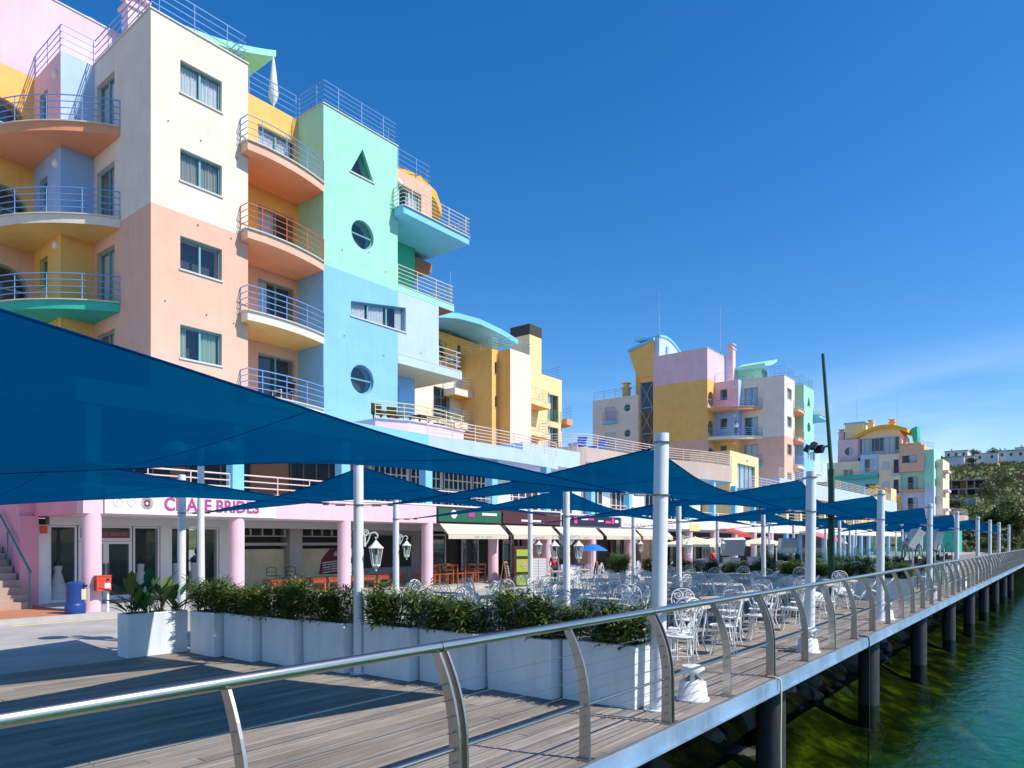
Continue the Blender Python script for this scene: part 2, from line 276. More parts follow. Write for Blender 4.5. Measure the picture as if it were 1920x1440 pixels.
def tag(o, label=None, cat=None, group=None, kind=None):
    if label: o['label'] = label
    if cat: o['category'] = cat
    if group: o['group'] = group
    if kind: o['kind'] = kind
    return o
def empty(name, loc, label=None, cat=None, group=None, rz=0):
    o = bpy.data.objects.new(name, None); col.objects.link(o); o.location = loc; o.rotation_euler = (0, 0, rz); o.empty_display_size = .2
    return tag(o, label, cat, group)
def struct(o): o['kind'] = 'structure'; return o
kids = {}
def copy_tree(o, loc=None, rz=None, label=None, group=None, parent=None, skip=()):
    c = o.copy(); col.objects.link(c); c.parent = parent
    if loc is not None: c.location = loc
    if rz is not None: c.rotation_euler = (0, 0, rz)
    if label: c['label'] = label
    if group: c['group'] = group
    for ch in list(o.children):
        if ch.name.split('.')[0] not in skip: copy_tree(ch, parent=c)
    return c
def text(name, body, mname, parent, loc, rot, size, ext=.008, sx=1, align='CENTER', bold=0):
    c = bpy.data.curves.new(name, 'FONT'); c.body = body; c.size = size; c.extrude = ext; c.align_x = align; c.offset = bold; c.space_character = 1.0
    t = bpy.data.objects.new('tmp', c); col.objects.link(t); bpy.context.view_layer.update()
    me = bpy.data.meshes.new_from_object(t.evaluated_get(bpy.context.evaluated_depsgraph_get())); bpy.data.objects.remove(t); bpy.data.curves.remove(c)
    me.materials.clear(); me.materials.append(M[mname])
    o = bpy.data.objects.new(name, me); col.objects.link(o); o.parent = parent
    o.location = Vector(loc) - (wloc(parent) if parent else Vector((0, 0, 0))); o.rotation_euler = rot; o.scale = (sx, 1, 1)
    return o
def circle(cx, cz, r, n=28, rz=None): return [(cx + r * math.cos(2 * math.pi * i / n), cz + (rz or r) * math.sin(2 * math.pi * i / n)) for i in range(n)]
def rect(u0, u1, z0, z1): return [(u0, z0), (u1, z0), (u1, z1), (u0, z1)]
def inset(poly, w):
    n = len(poly); out = []
    A = sum(poly[i][0] * poly[(i+1) % n][1] - poly[(i+1) % n][0] * poly[i][1] for i in range(n)); sg = 1 if A > 0 else -1
    for i in range(n):
        p0, p1, p2 = poly[i - 1], poly[i], poly[(i + 1) % n]
        def off(p, q):
            dx, dz = q[0] - p[0], q[1] - p[1]; l = math.hypot(dx, dz); nx, nz_ = -dz / l * sg, dx / l * sg
            return (p[0] + nx * w, p[1] + nz_ * w), (dx / l, dz / l)
        (a, d1), (b, d2) = off(p0, p1), off(p1, p2)
        den = d1[0] * d2[1] - d1[1] * d2[0]
        if abs(den) < 1e-6: out.append((b[0], b[1])); continue
        t = ((b[0] - a[0]) * d2[1] - (b[1] - a[1]) * d2[0]) / den
        out.append((a[0] + d1[0] * t, a[1] + d1[1] * t))
    return out
def boolean(o, cutter_mesh, loc):
    c = bpy.data.objects.new('cutter', cutter_mesh); col.objects.link(c); c.location = loc
    md = o.modifiers.new('cut', 'BOOLEAN'); md.operation = 'DIFFERENCE'; md.solver = 'EXACT'; md.object = c
    bpy.context.view_layer.update()
    me = bpy.data.meshes.new_from_object(o.evaluated_get(bpy.context.evaluated_depsgraph_get()))
    o.modifiers.clear(); old = o.data; o.data = me; bpy.data.meshes.remove(old); bpy.data.objects.remove(c); bpy.data.meshes.remove(cutter_mesh)
def smooth_path(pts, k=6):
    P = [Vector(p) for p in pts]; out = []
    for i in range(len(P) - 1):
        p0 = P[max(i - 1, 0)]; p1 = P[i]; p2 = P[i + 1]; p3 = P[min(i + 2, len(P) - 1)]
        for j in range(k):
            t = j / k; out.append(.5 * ((2 * p1) + (p2 - p0) * t + (2 * p0 - 5 * p1 + 4 * p2 - p3) * t * t + (3 * p1 - p0 - 3 * p2 + p3) * t ** 3))
    out.append(P[-1]); return [tuple(p) for p in out]

# ------------------------------------------------------------------ building kit
def wall(root, mname, a0, a1, b0, b1, z0, z1, cuts=(), name='wall', side=None):
    """a solid block; cuts = (face, polygon) pockets for windows; side = material of the faces that look along X"""
    mb = MB().box(a0, a1, b0, b1, z0, z1); mats = [mname]
    if side: mats = [mname, side]; mb.m = [0, 0, 0, 1, 0, 1]
    o = mb.build(name, mats, root)
    if cuts:
        w = wloc(root); cb = MB()
        for face, poly, *dp in cuts: cb.fprism(face, {'-b': b0, '-a': a0, '+a': a1}[face], poly, -.06, dp[0] if dp else .55)
        me = cb.mesh('cut', mname, w, fix=True)
        boolean(o, me, w)
    return o
def window(root, face, plane, poly, frame='teal_frame', mull=(.5,), hbar=(), curtain=(), cmat='curtain', depth=.13, fw=.055, sill=True, shutter=0, name='window', room_dark='room_dark', label=None, pdepth=.55, gl='glass'):
    u0 = min(p[0] for p in poly); u1 = max(p[0] for p in poly); z0 = min(p[1] for p in poly); z1 = max(p[1] for p in poly)
    mb = MB(); inn = inset(poly, fw); n = len(poly)
    if sum(poly[i][0] * poly[(i+1) % n][1] - poly[(i+1) % n][0] * poly[i][1] for i in range(n)) < 0: poly = poly[::-1]; inn = inn[::-1]
    k = 0
    for dd in (depth, depth + .06):
        mb.v += [P3(face, plane, u, z, dd) for u, z in poly] + [P3(face, plane, u, z, dd) for u, z in inn]
    for i in range(n):
        j = (i + 1) % n
        mb.f += [[i, j, n + j, n + i], [2*n + i, 3*n + i, 3*n + j, 2*n + j], [n + i, n + j, 3*n + j, 3*n + i]]; mb.m += [0, 0, 0]
    def zspan(u):
        zs = []
        for i in range(n):
            p, q = inn[i], inn[(i + 1) % n]
            if (p[0] - u) * (q[0] - u) <= 0 and abs(p[0] - q[0]) > 1e-9: zs.append(p[1] + (q[1] - p[1]) * (u - p[0]) / (q[0] - p[0]))
        return (min(zs), max(zs)) if zs else (z0, z1)
    for f in mull:
        u = u0 + (u1 - u0) * f; zz = zspan(u); mb.fprism(face, plane, rect(u - fw * .6, u + fw * .6, *zz), depth - .006, depth + .05)
    for f in hbar:
        z = z0 + (z1 - z0) * f
        us = [p[0] + (q[0] - p[0]) * (z - p[1]) / (q[1] - p[1]) for p, q in zip(inn, inn[1:] + inn[:1]) if (p[1] - z) * (q[1] - z) <= 0 and abs(p[1] - q[1]) > 1e-9]
        mb.fprism(face, plane, rect(min(us), max(us), z - fw * .5, z + fw * .5), depth - .004, depth + .05)
    w = mb.build(name, frame, root, fix=True)
    if label: w['label'] = label
    g = MB(); g.v = [P3(face, plane, u, z, depth + .03) for u, z in inn]; g.f = [list(range(n))]; g.m = [0]; g.build('pane', gl, w)
    bk = MB(); bk.v = [P3(face, plane, u, z, pdepth - .02) for u, z in poly]; bk.f = [list(range(n))]; bk.m = [0]; bk.build('dark_backing', room_dark, w)  # dark sheet whose colour stands in for the unlit interior behind the pane
    for f0, f1 in curtain:
        ca = u0 + (u1 - u0) * f0; cb = u0 + (u1 - u0) * f1; st = max(8, int((cb - ca) / .03)); rows = []
        for z in (z0 + .02, z1 - .02):
            rows.append([P3(face, plane, ca + (cb - ca) * i / st, z, depth + .11 + .03 * math.sin(i * 1.9) + .01 * math.sin(i * .7 + u0)) for i in range(st + 1)])
        MB().grid(rows).build('curtain', cmat, w, smooth=True)
    if shutter:
        s = MB(); zb = z1 - (z1 - z0) * shutter; k = 0; z = z1
        while z - .05 > zb: s.fprism(face, plane, rect(u0 + .02, u1 - .02, z - .046, z), depth - .03, depth - .012 ); z -= .05
        s.build('shutter', 'shutter', w)
    if sill:
        MB().fprism(face, plane, rect(u0 - .04, u1 + .04, z0 - .05, z0 + .004), -.045, .10).build('sill', 'stone', w)
    return w
def railing(parent, path, h=.87, n=4, m='rail_blue', r=.021, post=1.15, name='railing', pr=.017):
    """rails that follow a path of (x, y, z) points, with posts"""
    mb = MB()
    for i in range(n):
        z = h * (i + 1) / n; mb.tube([(p[0], p[1], p[2] + z) for p in path], r if i == n - 1 else r * .8, 6)
    acc = 0; last = None; P = [Vector(p) for p in path]; marks = [P[0]]
    L_ = sum((P[i+1] - P[i]).length for i in range(len(P) - 1)); cnt = max(1, round(L_ / post)); stp = L_ / cnt; nxt = stp; run = 0
    for i in range(len(P) - 1):
        sl = (P[i+1] - P[i]).length
        while nxt <= run + sl + 1e-6 and len(marks) < cnt + 1:
            marks.append(P[i] + (P[i+1] - P[i]) * ((nxt - run) / sl)); nxt += stp
        run += sl
    for p in marks: mb.tube([p, p + Vector((0, 0, h))], pr, 5)
    return mb.build(name, m, parent, smooth=True)
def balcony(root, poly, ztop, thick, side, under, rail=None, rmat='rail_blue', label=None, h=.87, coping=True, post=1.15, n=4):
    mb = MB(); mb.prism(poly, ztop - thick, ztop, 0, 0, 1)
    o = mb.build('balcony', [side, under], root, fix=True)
    if label: o['label'] = label
    if coping and rail:
        cp = MB()
        for i in range(len(rail) - 1):
            p, q = Vector((*rail[i], 0)), Vector((*rail[i+1], 0)); d = (q - p).normalized(); nn = Vector((-d.y, d.x, 0)) * .07
            cp.prism([tuple((p - nn)[:2]), tuple((q - nn)[:2]), tuple((q + nn)[:2]), tuple((p + nn)[:2])], ztop - .004, ztop + .035 + .0007 * (i % 2))
        cp.build('coping', 'stone', o)
    if rail: railing(o, [(x, y, ztop + .03) for x, y in rail], h, n, rmat, post=post)
    return o
def wall_lamp(root, face, plane, u, z, r=.17):
    mb = MB(); prof = [(0, 1), (.55, .9), (.85, .6), (1, .25), (1, 0)]; k = []; n = 14
    for rr, dd in prof:
        for j in range(n): q = 2 * math.pi * j / n; mb.v.append(P3(face, plane, u + r * rr * math.cos(q), z + r * .9 * rr * math.sin(q), -.11 * dd))
    for i in range(len(prof) - 1):
        for j in range(n): mb.f.append([i*n + j, i*n + (j+1) % n, (i+1)*n + (j+1) % n, (i+1)*n + j]); mb.m.append(0)
    return mb.build('wall_lamp', 'lamp_white', root, smooth=True)
def ac_unit(root, face, plane, u, z, w=.8, h=.55):
    mb = MB().fprism(face, plane, rect(u - w/2, u + w/2, z, z + h), -.32, -.03, 0)
    mb.fprism(face, plane, circle(u - .1, z + h/2, .21, 20), -.328, -.321, 1)
    for k in range(5): mb.fprism(face, plane, rect(u - .29, u + .09, z + .1 + k * .085, z + .108 + k * .085), -.336, -.330, 0)
    return mb.build('air_conditioner', ['ac_white', 'black'], root)
def chimney(root, a, b, w, d, z0, z1, m, cap=True, round_cap=False):
    mb = MB().box(a - w/2, a + w/2, b - d/2, b + d/2, z0, z1); 
    o = mb.build('chimney', m, root); c = MB()
    if round_cap:
        c.box(a - w*.68, a + w*.68, b - d*.68, b + d*.68, z1 + .002, z1 + .09)
        for k in range(5): c.lathe([(w*.34, 0), (w*.46, .03), (w*.46, .07), (w*.34, .10)], 16, (a, b, z1 + .09 + k * .12))
        c.lathe([(w*.40, 0), (w*.40, .6)], 14, (a, b, z1 + .09)); c.lathe([(w*.5, 0), (w*.5, .05), (w*.2, .16)], 16, (a, b, z1 + .69))
    else:
        c.box(a - w*.64, a + w*.64, b - d*.64, b + d*.64, z1 + .002, z1 + .12); c.box(a - w*.35, a + w*.35, b - d*.35, b + d*.35, z1 + .12, z1 + .5); c.box(a - w*.6, a + w*.6, b - d*.6, b + d*.6, z1 + .5, z1 + .6)
    c.build('cap', m, o); return o
def antenna(a, b, z0, z1, label):
    mb = MB().tube([(a, b, z0), (a, b, z0 + (z1 - z0) * .55)], .035, 6).tube([(a, b, z0 + (z1 - z0) * .55), (a, b, z1)], .016, 5); mb.lathe([(.09, 0), (.09, .12), (.04, .2)], 8, (a, b, z0))
    return tag(mb.build('antenna_mast', 'rail_grey', None, org=(a, b, z0)), label, 'antenna', 'thin lightning masts on the roofs')
# ================================================================== THE SETTING
ter = MB(); rows = []
def hz(a, b):
    t = min(max((a - 160) / 250, 0), 1); t = t * t * (3 - 2 * t)
    f = min(max((b + 70) / 55, 0), 1)
    return -3.2 + 3.0 * min(1, max(0, (a - 138) / 14)) * min(1, max(0, (b + 12) / 12)) + t * f * (34 + 2.5 * math.sin(b * .021 + 1) + 1.5 * math.sin(a * .05 + b * .05)) + .02 * f * max(0, a - 420)
for i in range(70):
    a = 112 + 600 * (i / 69) ** 1.35; rows.append([(a, -140 + 640 * j / 79, hz(a, -140 + 640 * j / 79)) for j in range(80)])
o = struct(ter.grid(rows).build('hillside_terrain', 'terrain', smooth=True))
far = MB(); rows = []
for i in range(20):
    rr = 700 + 130 * i; rows.append([(rr * math.cos(R(q)), rr * math.sin(R(q)), -3 + min(1, i / 8) * (26 + 6 * math.sin(q * .3 + i))) for q in range(-4, 172, 4)])
struct(far.grid(rows).build('far_terrain', 'terrain', smooth=True))
struct(MB().add([(-900, -1500, -1.72), (900, -1500, -1.72), (900, 7.5, -1.72), (-900, 7.5, -1.72)], [(0, 1, 2, 3)]).build('water', 'water'))
bed = MB(); rows = []
for i in range(90):
    a = -30 + 2.2 * i + (0 if i < 60 else (i - 60) ** 2 * .5)
    rows.append([(a, y, z + .12 * math.sin(a * 1.3 + y * 2) * (z > -4)) for y, z in ((-1500, -5.2), (-40, -4.6), (-8, -4.2), (-2, -3.9), (.5, -3.3), (1.6, -2.75), (2.6, -2.45), (3.8, -2.1), (5.2, -1.4), (7.5, -.7), (8.5, -.5))])
struct(bed.grid(rows).build('seabed', 'seabed', smooth=True))
ORD = 'first second third fourth fifth sixth seventh eighth ninth tenth eleventh twelfth thirteenth fourteenth fifteenth sixteenth seventeenth eighteenth nineteenth twentieth'.split(); ORD += ['twenty-' + k for k in ORD[:9]] + ['thirtieth'] + ['thirty-' + k for k in ORD[:9]]
# riprap boulders on the bank under the deck
bank = struct(MB().grid([[(-20 + 8 * i, 4.6, -1.75), (-20 + 8 * i, 7.2, -.34), (-20 + 8 * i, 9, -.3)] for i in range(24)]).build('rock_bank', 'rock'))
rocks = []
for k in range(7):
    b = bmesh.new(); bmesh.ops.create_icosphere(b, subdivisions=2, radius=1); rr = random.Random(k)
    dirs = [(Vector((rr.uniform(-1, 1), rr.uniform(-1, 1), rr.uniform(-1, 1))).normalized(), rr.uniform(.55, .85)) for _ in range(9)]
    for v in b.verts:
        for d, c in dirs:
            e = v.co.dot(d)
            if e > c: v.co -= d * (e - c)
        v.co.z *= .72
    me = bpy.data.meshes.new('rock'); b.to_mesh(me); b.free(); me.materials.append(M['rock']); rocks.append(me)
for i in range(230):
    t = rnd.random(); a = -1 + 62 * rnd.random() ** 1.5; y = 4.35 + 2.4 * t; z = -2.0 + 1.5 * t
    s = rnd.uniform(.22, .52)
    o = bpy.data.objects.new('rock', rocks[i % 7]); col.objects.link(o); o.parent = bank; o.location = (a, y, z); o.scale = (s * rnd.uniform(.8, 1.4), s, s * rnd.uniform(.8, 1.1)); o.rotation_euler = (rnd.uniform(-.4, .4), rnd.uniform(-.4, .4), rnd.uniform(0, 6))
# paved promenade with a kerb and the arcade floor
struct(MB().box(-60, 136, 11.16, 60, -2.5, -.004).build('promenade', 'concrete'))
ground2 = struct(MB().box(-60, 136, 60.002, 140, -2.5, -.01).build('back_ground', 'concrete'))
struct(MB().box(-60, 136, 17.62, 17.80, -.2, .11).build('kerb', 'kerb'))
struct(MB().box(6.6, 136, 17.802, 24, -.2, .105).build('arcade_floor', 'tile_grey'))
struct(MB().box(-60, 6.598, 17.802, 24, -.2, .10).build('terracotta_pavement', 'terracotta'))
yl = struct(MB().box(5, 30, 17.30, 17.38, -.01, .001).build('yellow_kerb_marking', 'rail_yellow'))

# deck: planks one by one near the camera, the rest joined
deck = struct(MB().box(-8, 128, 3.12, 11.15, -.30, -.045).build('deck_shade_base', 'fascia_dark'))  # solid base added under the planks to darken the gaps and block the sun
pitch = .146; rown = int((11.13 - 3.02) / pitch)
plank_cache = {}
def plank_mesh(ln):
    k = round(ln, 2)
    if k not in plank_cache:
        mb = MB(); w = pitch - .011; x = k / 2 - .004; y = w / 2; c = .004
        mb.add([(-x,-y,-.04),(x,-y,-.04),(x,y,-.04),(-x,y,-.04),(-x,-y,-c),(x,-y,-c),(x,y,-c),(-x,y,-c),(-x,-y+c,0),(x,-y+c,0),(x,y-c,0),(-x,y-c,0)],
               [(3,2,1,0),(0,1,5,4),(1,2,6,5),(2,3,7,6),(3,0,4,7),(4,5,9,8),(5,6,10,9),(6,7,11,10),(7,4,8,11),(8,9,10,11)])
        plank_cache[k] = mb.mesh('plank', 'deck')
    return plank_cache[k]
restp = MB(); npl = 0
for r_ in range(rown + 1):
    y = 3.02 + pitch * (r_ + .5) - .04; a = -7.5 + (0, 1.4)[r_ % 2] + .3 * (r_ % 3)
    while a < 127:
        ln = 4.2 if a < 24 else 8.4; near = -1.2 < a + ln / 2 < 18
        if near and npl < 300:
            o = bpy.data.objects.new('plank', plank_mesh(ln)); col.objects.link(o); o.parent = deck; o.location = (a + ln / 2, y, rnd.uniform(-.0025, .0015)); npl += 1
        else:
            restp.box(a + .004, a + ln - .004, y - pitch/2 + .0055, y + pitch/2 - .0055, -.04, rnd.uniform(-.0025, .0012))
        a += ln
o = restp.build('planking', 'deck', deck); o['kind'] = 'stuff'
fas = MB().box(-8, 128, 2.955, 2.995, -.17, -.006); fas.box(-8, 128, 2.93, 2.953, -.175, -.150)
o = fas.build('edge_beam', 'fascia', deck)
MB().box(-8, 128, 2.997, 3.018, -.1, .006).build('edge_strip', 'fascia_dark', deck)
for i in range(10):
    a = 4.02 + 6.3 * i
    mb = MB().lathe([(.205, -4.2), (.205, -.31)], 24, (a, 3.42, 0)); mb.lathe([(.34, -.36), (.34, -.302)], 24, (a, 3.42, 0))
    tag(mb.build('support_pile', 'pile', None, smooth=True, org=(a, 3.42, -1.72)), 'dark round steel pile under the deck edge, %s from the camera' % ORD[i], 'pile', 'steel piles under the deck')
for a, lab in ((9.2, 'thin pale hose hanging from the deck edge beside the near pile'), (14.2, 'dark cable hanging over the deck edge towards the rocks')):
    mb = MB().tube(smooth_path([(a + .05, 3.1, .012), (a, 2.96, .012), (a, 2.915, -.1), (a - .01, 2.92, -.9), (a + .03, 2.92, -1.7), (a + .02, 2.95, -2.6)], 6), .012, 6)
    tag(mb.build('hanging_hose', 'paper_yellow' if a < 10 else 'black', None, org=(a, 2.95, 0)), lab, 'hose')

# ================================================================== APARTMENT BUILDING (the near one)
FL = [15.85, 12.75, 9.87, 6.95]
bA = empty('apartment_building', (10.45, 23.1, 0), 'nearest tall pastel apartment block with cream, salmon, mint and blue towers', 'building', 'pastel apartment blocks')
def near_block(B):
    WZ = [(16.65, 17.73), (13.73, 14.8), (10.8, 11.9), (7.85, 8.96)]
    wins = [rect(11.4, 12.86, *z) for z in WZ]; doors = [rect(25.8, 27.25, f + .03, f + 2.15) for f in FL]
    wall(B, 'salmon', 10.45, 13.85, 23.1, 31, 3.1, 12.65, [('-b', w) for w in wins[2:]] + [('-a', d) for d in doors[2:]])
    wall(B, 'cream', 10.45, 13.85, 23.1, 31, 12.65, 18.85, [('-b', w) for w in wins[:2]] + [('-a', d) for d in doors[:2]])
    MB().box(10.41, 13.87, 23.06, 23.30, 18.852, 18.90).box(10.41, 10.65, 23.302, 27.5, 18.852, 18.90).build('coping', 'stone', B)
    for i, w in enumerate(wins): window(B, '-b', 23.1, w, curtain=[[(.0, .48), (.55, 1)], [(0, 1)], [], [(0, .2), (.5, .95)]][i], cmat=['curtain', 'blind', 'curtain', 'curtain_green'][i])
    wp = MB()
    for (u, z) in ((11.0, 15.5), (12.1, 15.35), (13.4, 15.3), (10.9, 9.6), (12.3, 9.5), (13.3, 9.45), (12.0, 12.45), (13.2, 12.4), (18.0, 13.55), (20.3, 13.35), (19.4, 13.9), (18.1, 10.1), (20.2, 9.75), (19.6, 6.8), (22.4, 10.3)): wp.fprism('-b', 23.1, circle(u, z, .02, 8), -.035, .01)
    wp.build('weep_pipe', 'dark_frame', B)
    for i, d in enumerate(doors): window(B, '-a', 10.45, d, curtain=[(0, .5)] if i % 2 else [(0, 1)], sill=False, name='balcony_door')
    # recessed bays with balconies left of the cream tower
    cols = [('pale_blue', 'pink'), ('lilac_blue', 'lilac_blue'), ('yellow', 'yellow'), ('yellow', 'yellow')]
    tops = [18.85, 15.85 - .3, 12.75 - .3, 9.87 - .3]
    for i, f in enumerate(FL):
        bw = rect(28.72, 29.5, f + 1.0, f + 2.15)
        wall(B, cols[i][0], 9.38, 10.448, 27.5, 30.1, f, tops[i], [('-a', bw)], side=cols[i][1])
        window(B, '-a', 9.38, bw, mull=(), sill=True); wall_lamp(B, '-a', 9.38, 27.95, f + 2.3)
        rail = smooth_path([(10.44, 25.35, 0), (9.78, 25.81, 0), (8.89, 26.71, 0), (8.1, 27.89, 0), (7.7, 29.0, 0), (7.5, 30.05, 0)], 4); rail = [p[:2] for p in rail]
        poly = rail + [(7.5, 30.09), (10.44, 30.09)]
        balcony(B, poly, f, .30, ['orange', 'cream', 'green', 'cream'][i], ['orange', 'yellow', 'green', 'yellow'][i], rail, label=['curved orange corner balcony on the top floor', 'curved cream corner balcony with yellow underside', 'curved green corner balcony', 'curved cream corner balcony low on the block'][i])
    circ = [circle(8.4, f + 1.05, .82) for f in FL]
    wall(B, 'salmon', 7.45, 12.5, 30.1, 36.4, 3.1, 12.65, [('-b', c) for c in circ[2:]])
    wall(B, 'yellow', 7.45, 12.5, 30.1, 36.4, 12.65, 18.95, [('-b', c) for c in circ[:2]])
    wall(B, 'pink', 7.45, 12.5, 30.1, 36.4, 18.95, 22.2)
    MB().box(7.41, 12.54, 30.06, 30.22, 22.202, 22.25).box(7.41, 7.57, 30.222, 36.4, 22.202, 22.25).build('coping', 'stone', B)
    for c in circ: window(B, '-b', 30.1, c, mull=(), hbar=(.5,), sill=False, name='round_window')
    railing(B, [(9.43, 30.05, 18.85), (9.43, 27.55, 18.85), (10.5, 27.55, 18.85), (10.5, 23.16, 18.9), (13.8, 23.16, 18.9), (13.8, 24.8, 18.9)], .95, 4)
    chimney(B, 12.75, 29.55, .8, .6, 18.85, 23.0, 'pink'); chimney(B, 12.0, 32.2, .75, .75, 22.2, 22.75, 'sky_blue', round_cap=True)
    # recess with the swept balconies
    rw = [rect(15.3, 16.98, f + .02, f + 2.2) for f in FL]
    wall(B, 'salmon', 13.852, 17.098, 24.8, 31, 3.1, 12.65, [('-b', w) for w in rw[2:]])
    wall(B, 'yellow', 13.852, 17.098, 24.8, 31, 12.65, 19.02, [('-b', w) for w in rw[:2]])
    for i, (w, f) in enumerate(zip(rw, FL)):
        window(B, '-b', 24.8, w, curtain=[[(0, .95)], [(0, .5)], [(0, .3)], []][i], sill=False, name='balcony_door', cmat='curtain')
        wall_lamp(B, '-b', 24.8, 14.45, f + 2.45)
        rail = smooth_path([(14.2, 22.56, 0), (14.8, 22.58, 0), (15.4, 22.64, 0), (16.0, 22.75, 0), (16.6, 22.90, 0), (17.09, 23.06, 0)], 3); rail = [(13.55, 23.08), (13.55, 22.62)] + [p[:2] for p in rail]
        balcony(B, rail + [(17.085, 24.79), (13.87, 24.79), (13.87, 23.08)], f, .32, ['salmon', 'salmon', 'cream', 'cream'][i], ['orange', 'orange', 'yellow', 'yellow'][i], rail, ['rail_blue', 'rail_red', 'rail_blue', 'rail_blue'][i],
                label=['swept salmon balcony with blue rails under the roof', 'swept salmon balcony with red rails', 'swept cream balcony with blue rails', 'swept cream balcony low in the recess'][i])
    railing(B, [(13.9, 24.86, 19.05), (17.05, 24.86, 19.05)], .95, 4)
    # mint and blue tower
    tri = [(18.42, 16.92), (19.66, 16.92), (19.06, 18.10)]; c1 = circle(19.06, 14.52, .59); c2 = circle(19.04, 8.5, .61)
    trap = [(18.45, 11.03), (21.48, 11.06), (21.48, 12.12), (18.45, 11.60)]
    trap = [(18.45, 11.03 + .03), (21.48, 11.03), (21.48, 12.12), (18.45, 11.62)]
    wall(B, 'blue', 17.1, 20.998, 23.1, 31, 3.1, 12.72, [('-b', trap), ('-b', c2)])
    wall(B, 'mint', 17.1, 20.998, 23.1, 31, 12.72, 19.05, [('-b', tri), ('-b', c1)])
    MB().box(17.06, 21.04, 23.06, 23.25, 19.052, 19.09).box(17.06, 17.25, 23.252, 24.8, 19.052, 19.09).build('coping', 'stone', B)
    wall(B, 'pale_blue', 21.0, 23.55, 23.1, 26, 9.98, 12.72, [('-b', trap)])
    window(B, '-b', 23.1, tri, mull=(), frame='green', label='triangular window under the roof'); window(B, '-b', 23.1, c1, mull=(), hbar=(.5,), sill=False, name='round_window', label='round window in the mint wall'); window(B, '-b', 23.1, c2, mull=(), hbar=(.5,), sill=False, name='round_window', label='round window in the blue wall')
    window(B, '-b', 23.1, trap, mull=(.32, .66), curtain=[(.02, .3), (.36, .63), (.85, 1)], label='slanted strip window round the tower corner')
    railing(B, [(17.16, 24.8, 19.08), (17.16, 23.17, 19.08), (20.94, 23.17, 19.08), (20.94, 26, 19.08)], .95, 5)
    # east side with stacked terraces
    ew = rect(21.6, 23.6, 16.25, 18.3); d2 = rect(21.5, 22.5, 13.05, 15.2); d3 = rect(21.4, 22.6, 6.98, 9.1)
    wall(B, 'salmon', 21.0, 24.3, 24.3, 31, 15.9, 18.95, [('-b', ew)]); window(B, '-b', 24.3, ew, mull=(.33, .66), frame='white_frame', sill=False, curtain=[(.6, 1)])
    wall(B, 'green', 21.0, 23.65, 24.8, 31, 12.98, 15.898, [('-b', d2)]); window(B, '-b', 24.8, d2, sill=False, name='balcony_door')
    wall(B, 'pale_blue', 21.0, 23.3, 26.002, 31, 9.6, 12.7)
    wall(B, 'blue', 21.0, 23.65, 24.8, 31, 3.1, 9.62, [('-b', d3)]); window(B, '-b', 24.8, d3, sill=False, name='balcony_door')
    wall_lamp(B, '-b', 24.3, 22.2, 18.35)
    MB().box(22.0, 24.9, 24.9, 27.5, 15.1, 15.55).build('beam', 'brown', B)
    balcony(B, [(20.75, 23.08), (20.75, 22.45), (24.95, 22.45), (24.95, 27), (21.01, 27), (21.01, 23.08)], 16.2, .32, 'sky_blue', 'sky_blue', [(20.75, 23.08), (20.75, 22.45), (24.95, 22.45), (24.95, 26.8)], 'rail_cream', label='pale blue terrace slab with cream rails', n=5)
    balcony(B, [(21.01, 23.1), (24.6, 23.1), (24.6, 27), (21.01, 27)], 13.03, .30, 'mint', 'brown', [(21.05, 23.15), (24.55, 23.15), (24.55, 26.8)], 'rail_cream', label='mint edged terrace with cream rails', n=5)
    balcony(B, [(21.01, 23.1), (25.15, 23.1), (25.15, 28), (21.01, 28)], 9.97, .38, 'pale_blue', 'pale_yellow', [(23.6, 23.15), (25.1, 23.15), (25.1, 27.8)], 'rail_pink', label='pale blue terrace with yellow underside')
    railing(B, [(21.06, 24.36, 18.97), (24.25, 24.36, 18.97), (24.25, 28, 18.97)], .95, 4)
    # yellow swept fin, mint winged canopy over the glazed penthouse
    MB().prism([(22.3, 24.6), (23.6, 24.35), (24.9, 24.6), (26.0, 25.3), (26.3, 25.9), (25.4, 27.2), (23.5, 27.5)], lambda x, y: 18.85 - .16 * max(0, x - 23.5), lambda x, y: 19.25 - .13 * max(0, x - 23.5)).build('roof_fin', ['deep_yellow'], B, fix=True)
    pts = [(12.9 + .3 * i, 20.75 + .045 * i + .0035 * i * i) for i in range(14)]
    MB().fprism('-b', 25.9, pts + [(x, z + .26) for x, z in reversed(pts)], 0, 4.0).build('roof_canopy', 'mint', B, fix=True)
    gw = rect(13.95, 15.85, 19.15, 20.75)
    wall(B, 'mint', 13.9, 15.95, 26.6, 30, 18.9, 20.85, [('-b', gw)]); window(B, '-b', 26.6, gw, mull=(.33, .66), sill=False)
    MB().box(16.2, 20, 27.5, 30, 19.03, 19.75).build('roof_parapet', 'deep_yellow', B)
    mb = MB()
    for k in range(5): mb.lathe([(.26, 0), (.36, .04), (.36, .1), (.26, .14)], 16, (19.2, 27.2, 19.75 + .15 * k))
    mb.lathe([(.28, -.75), (.28, .8), (.12, .95)], 14, (19.2, 27.2, 19.75)); mb.build('ventilator', 'pale_yellow', B, smooth=True)
near_block(bA)
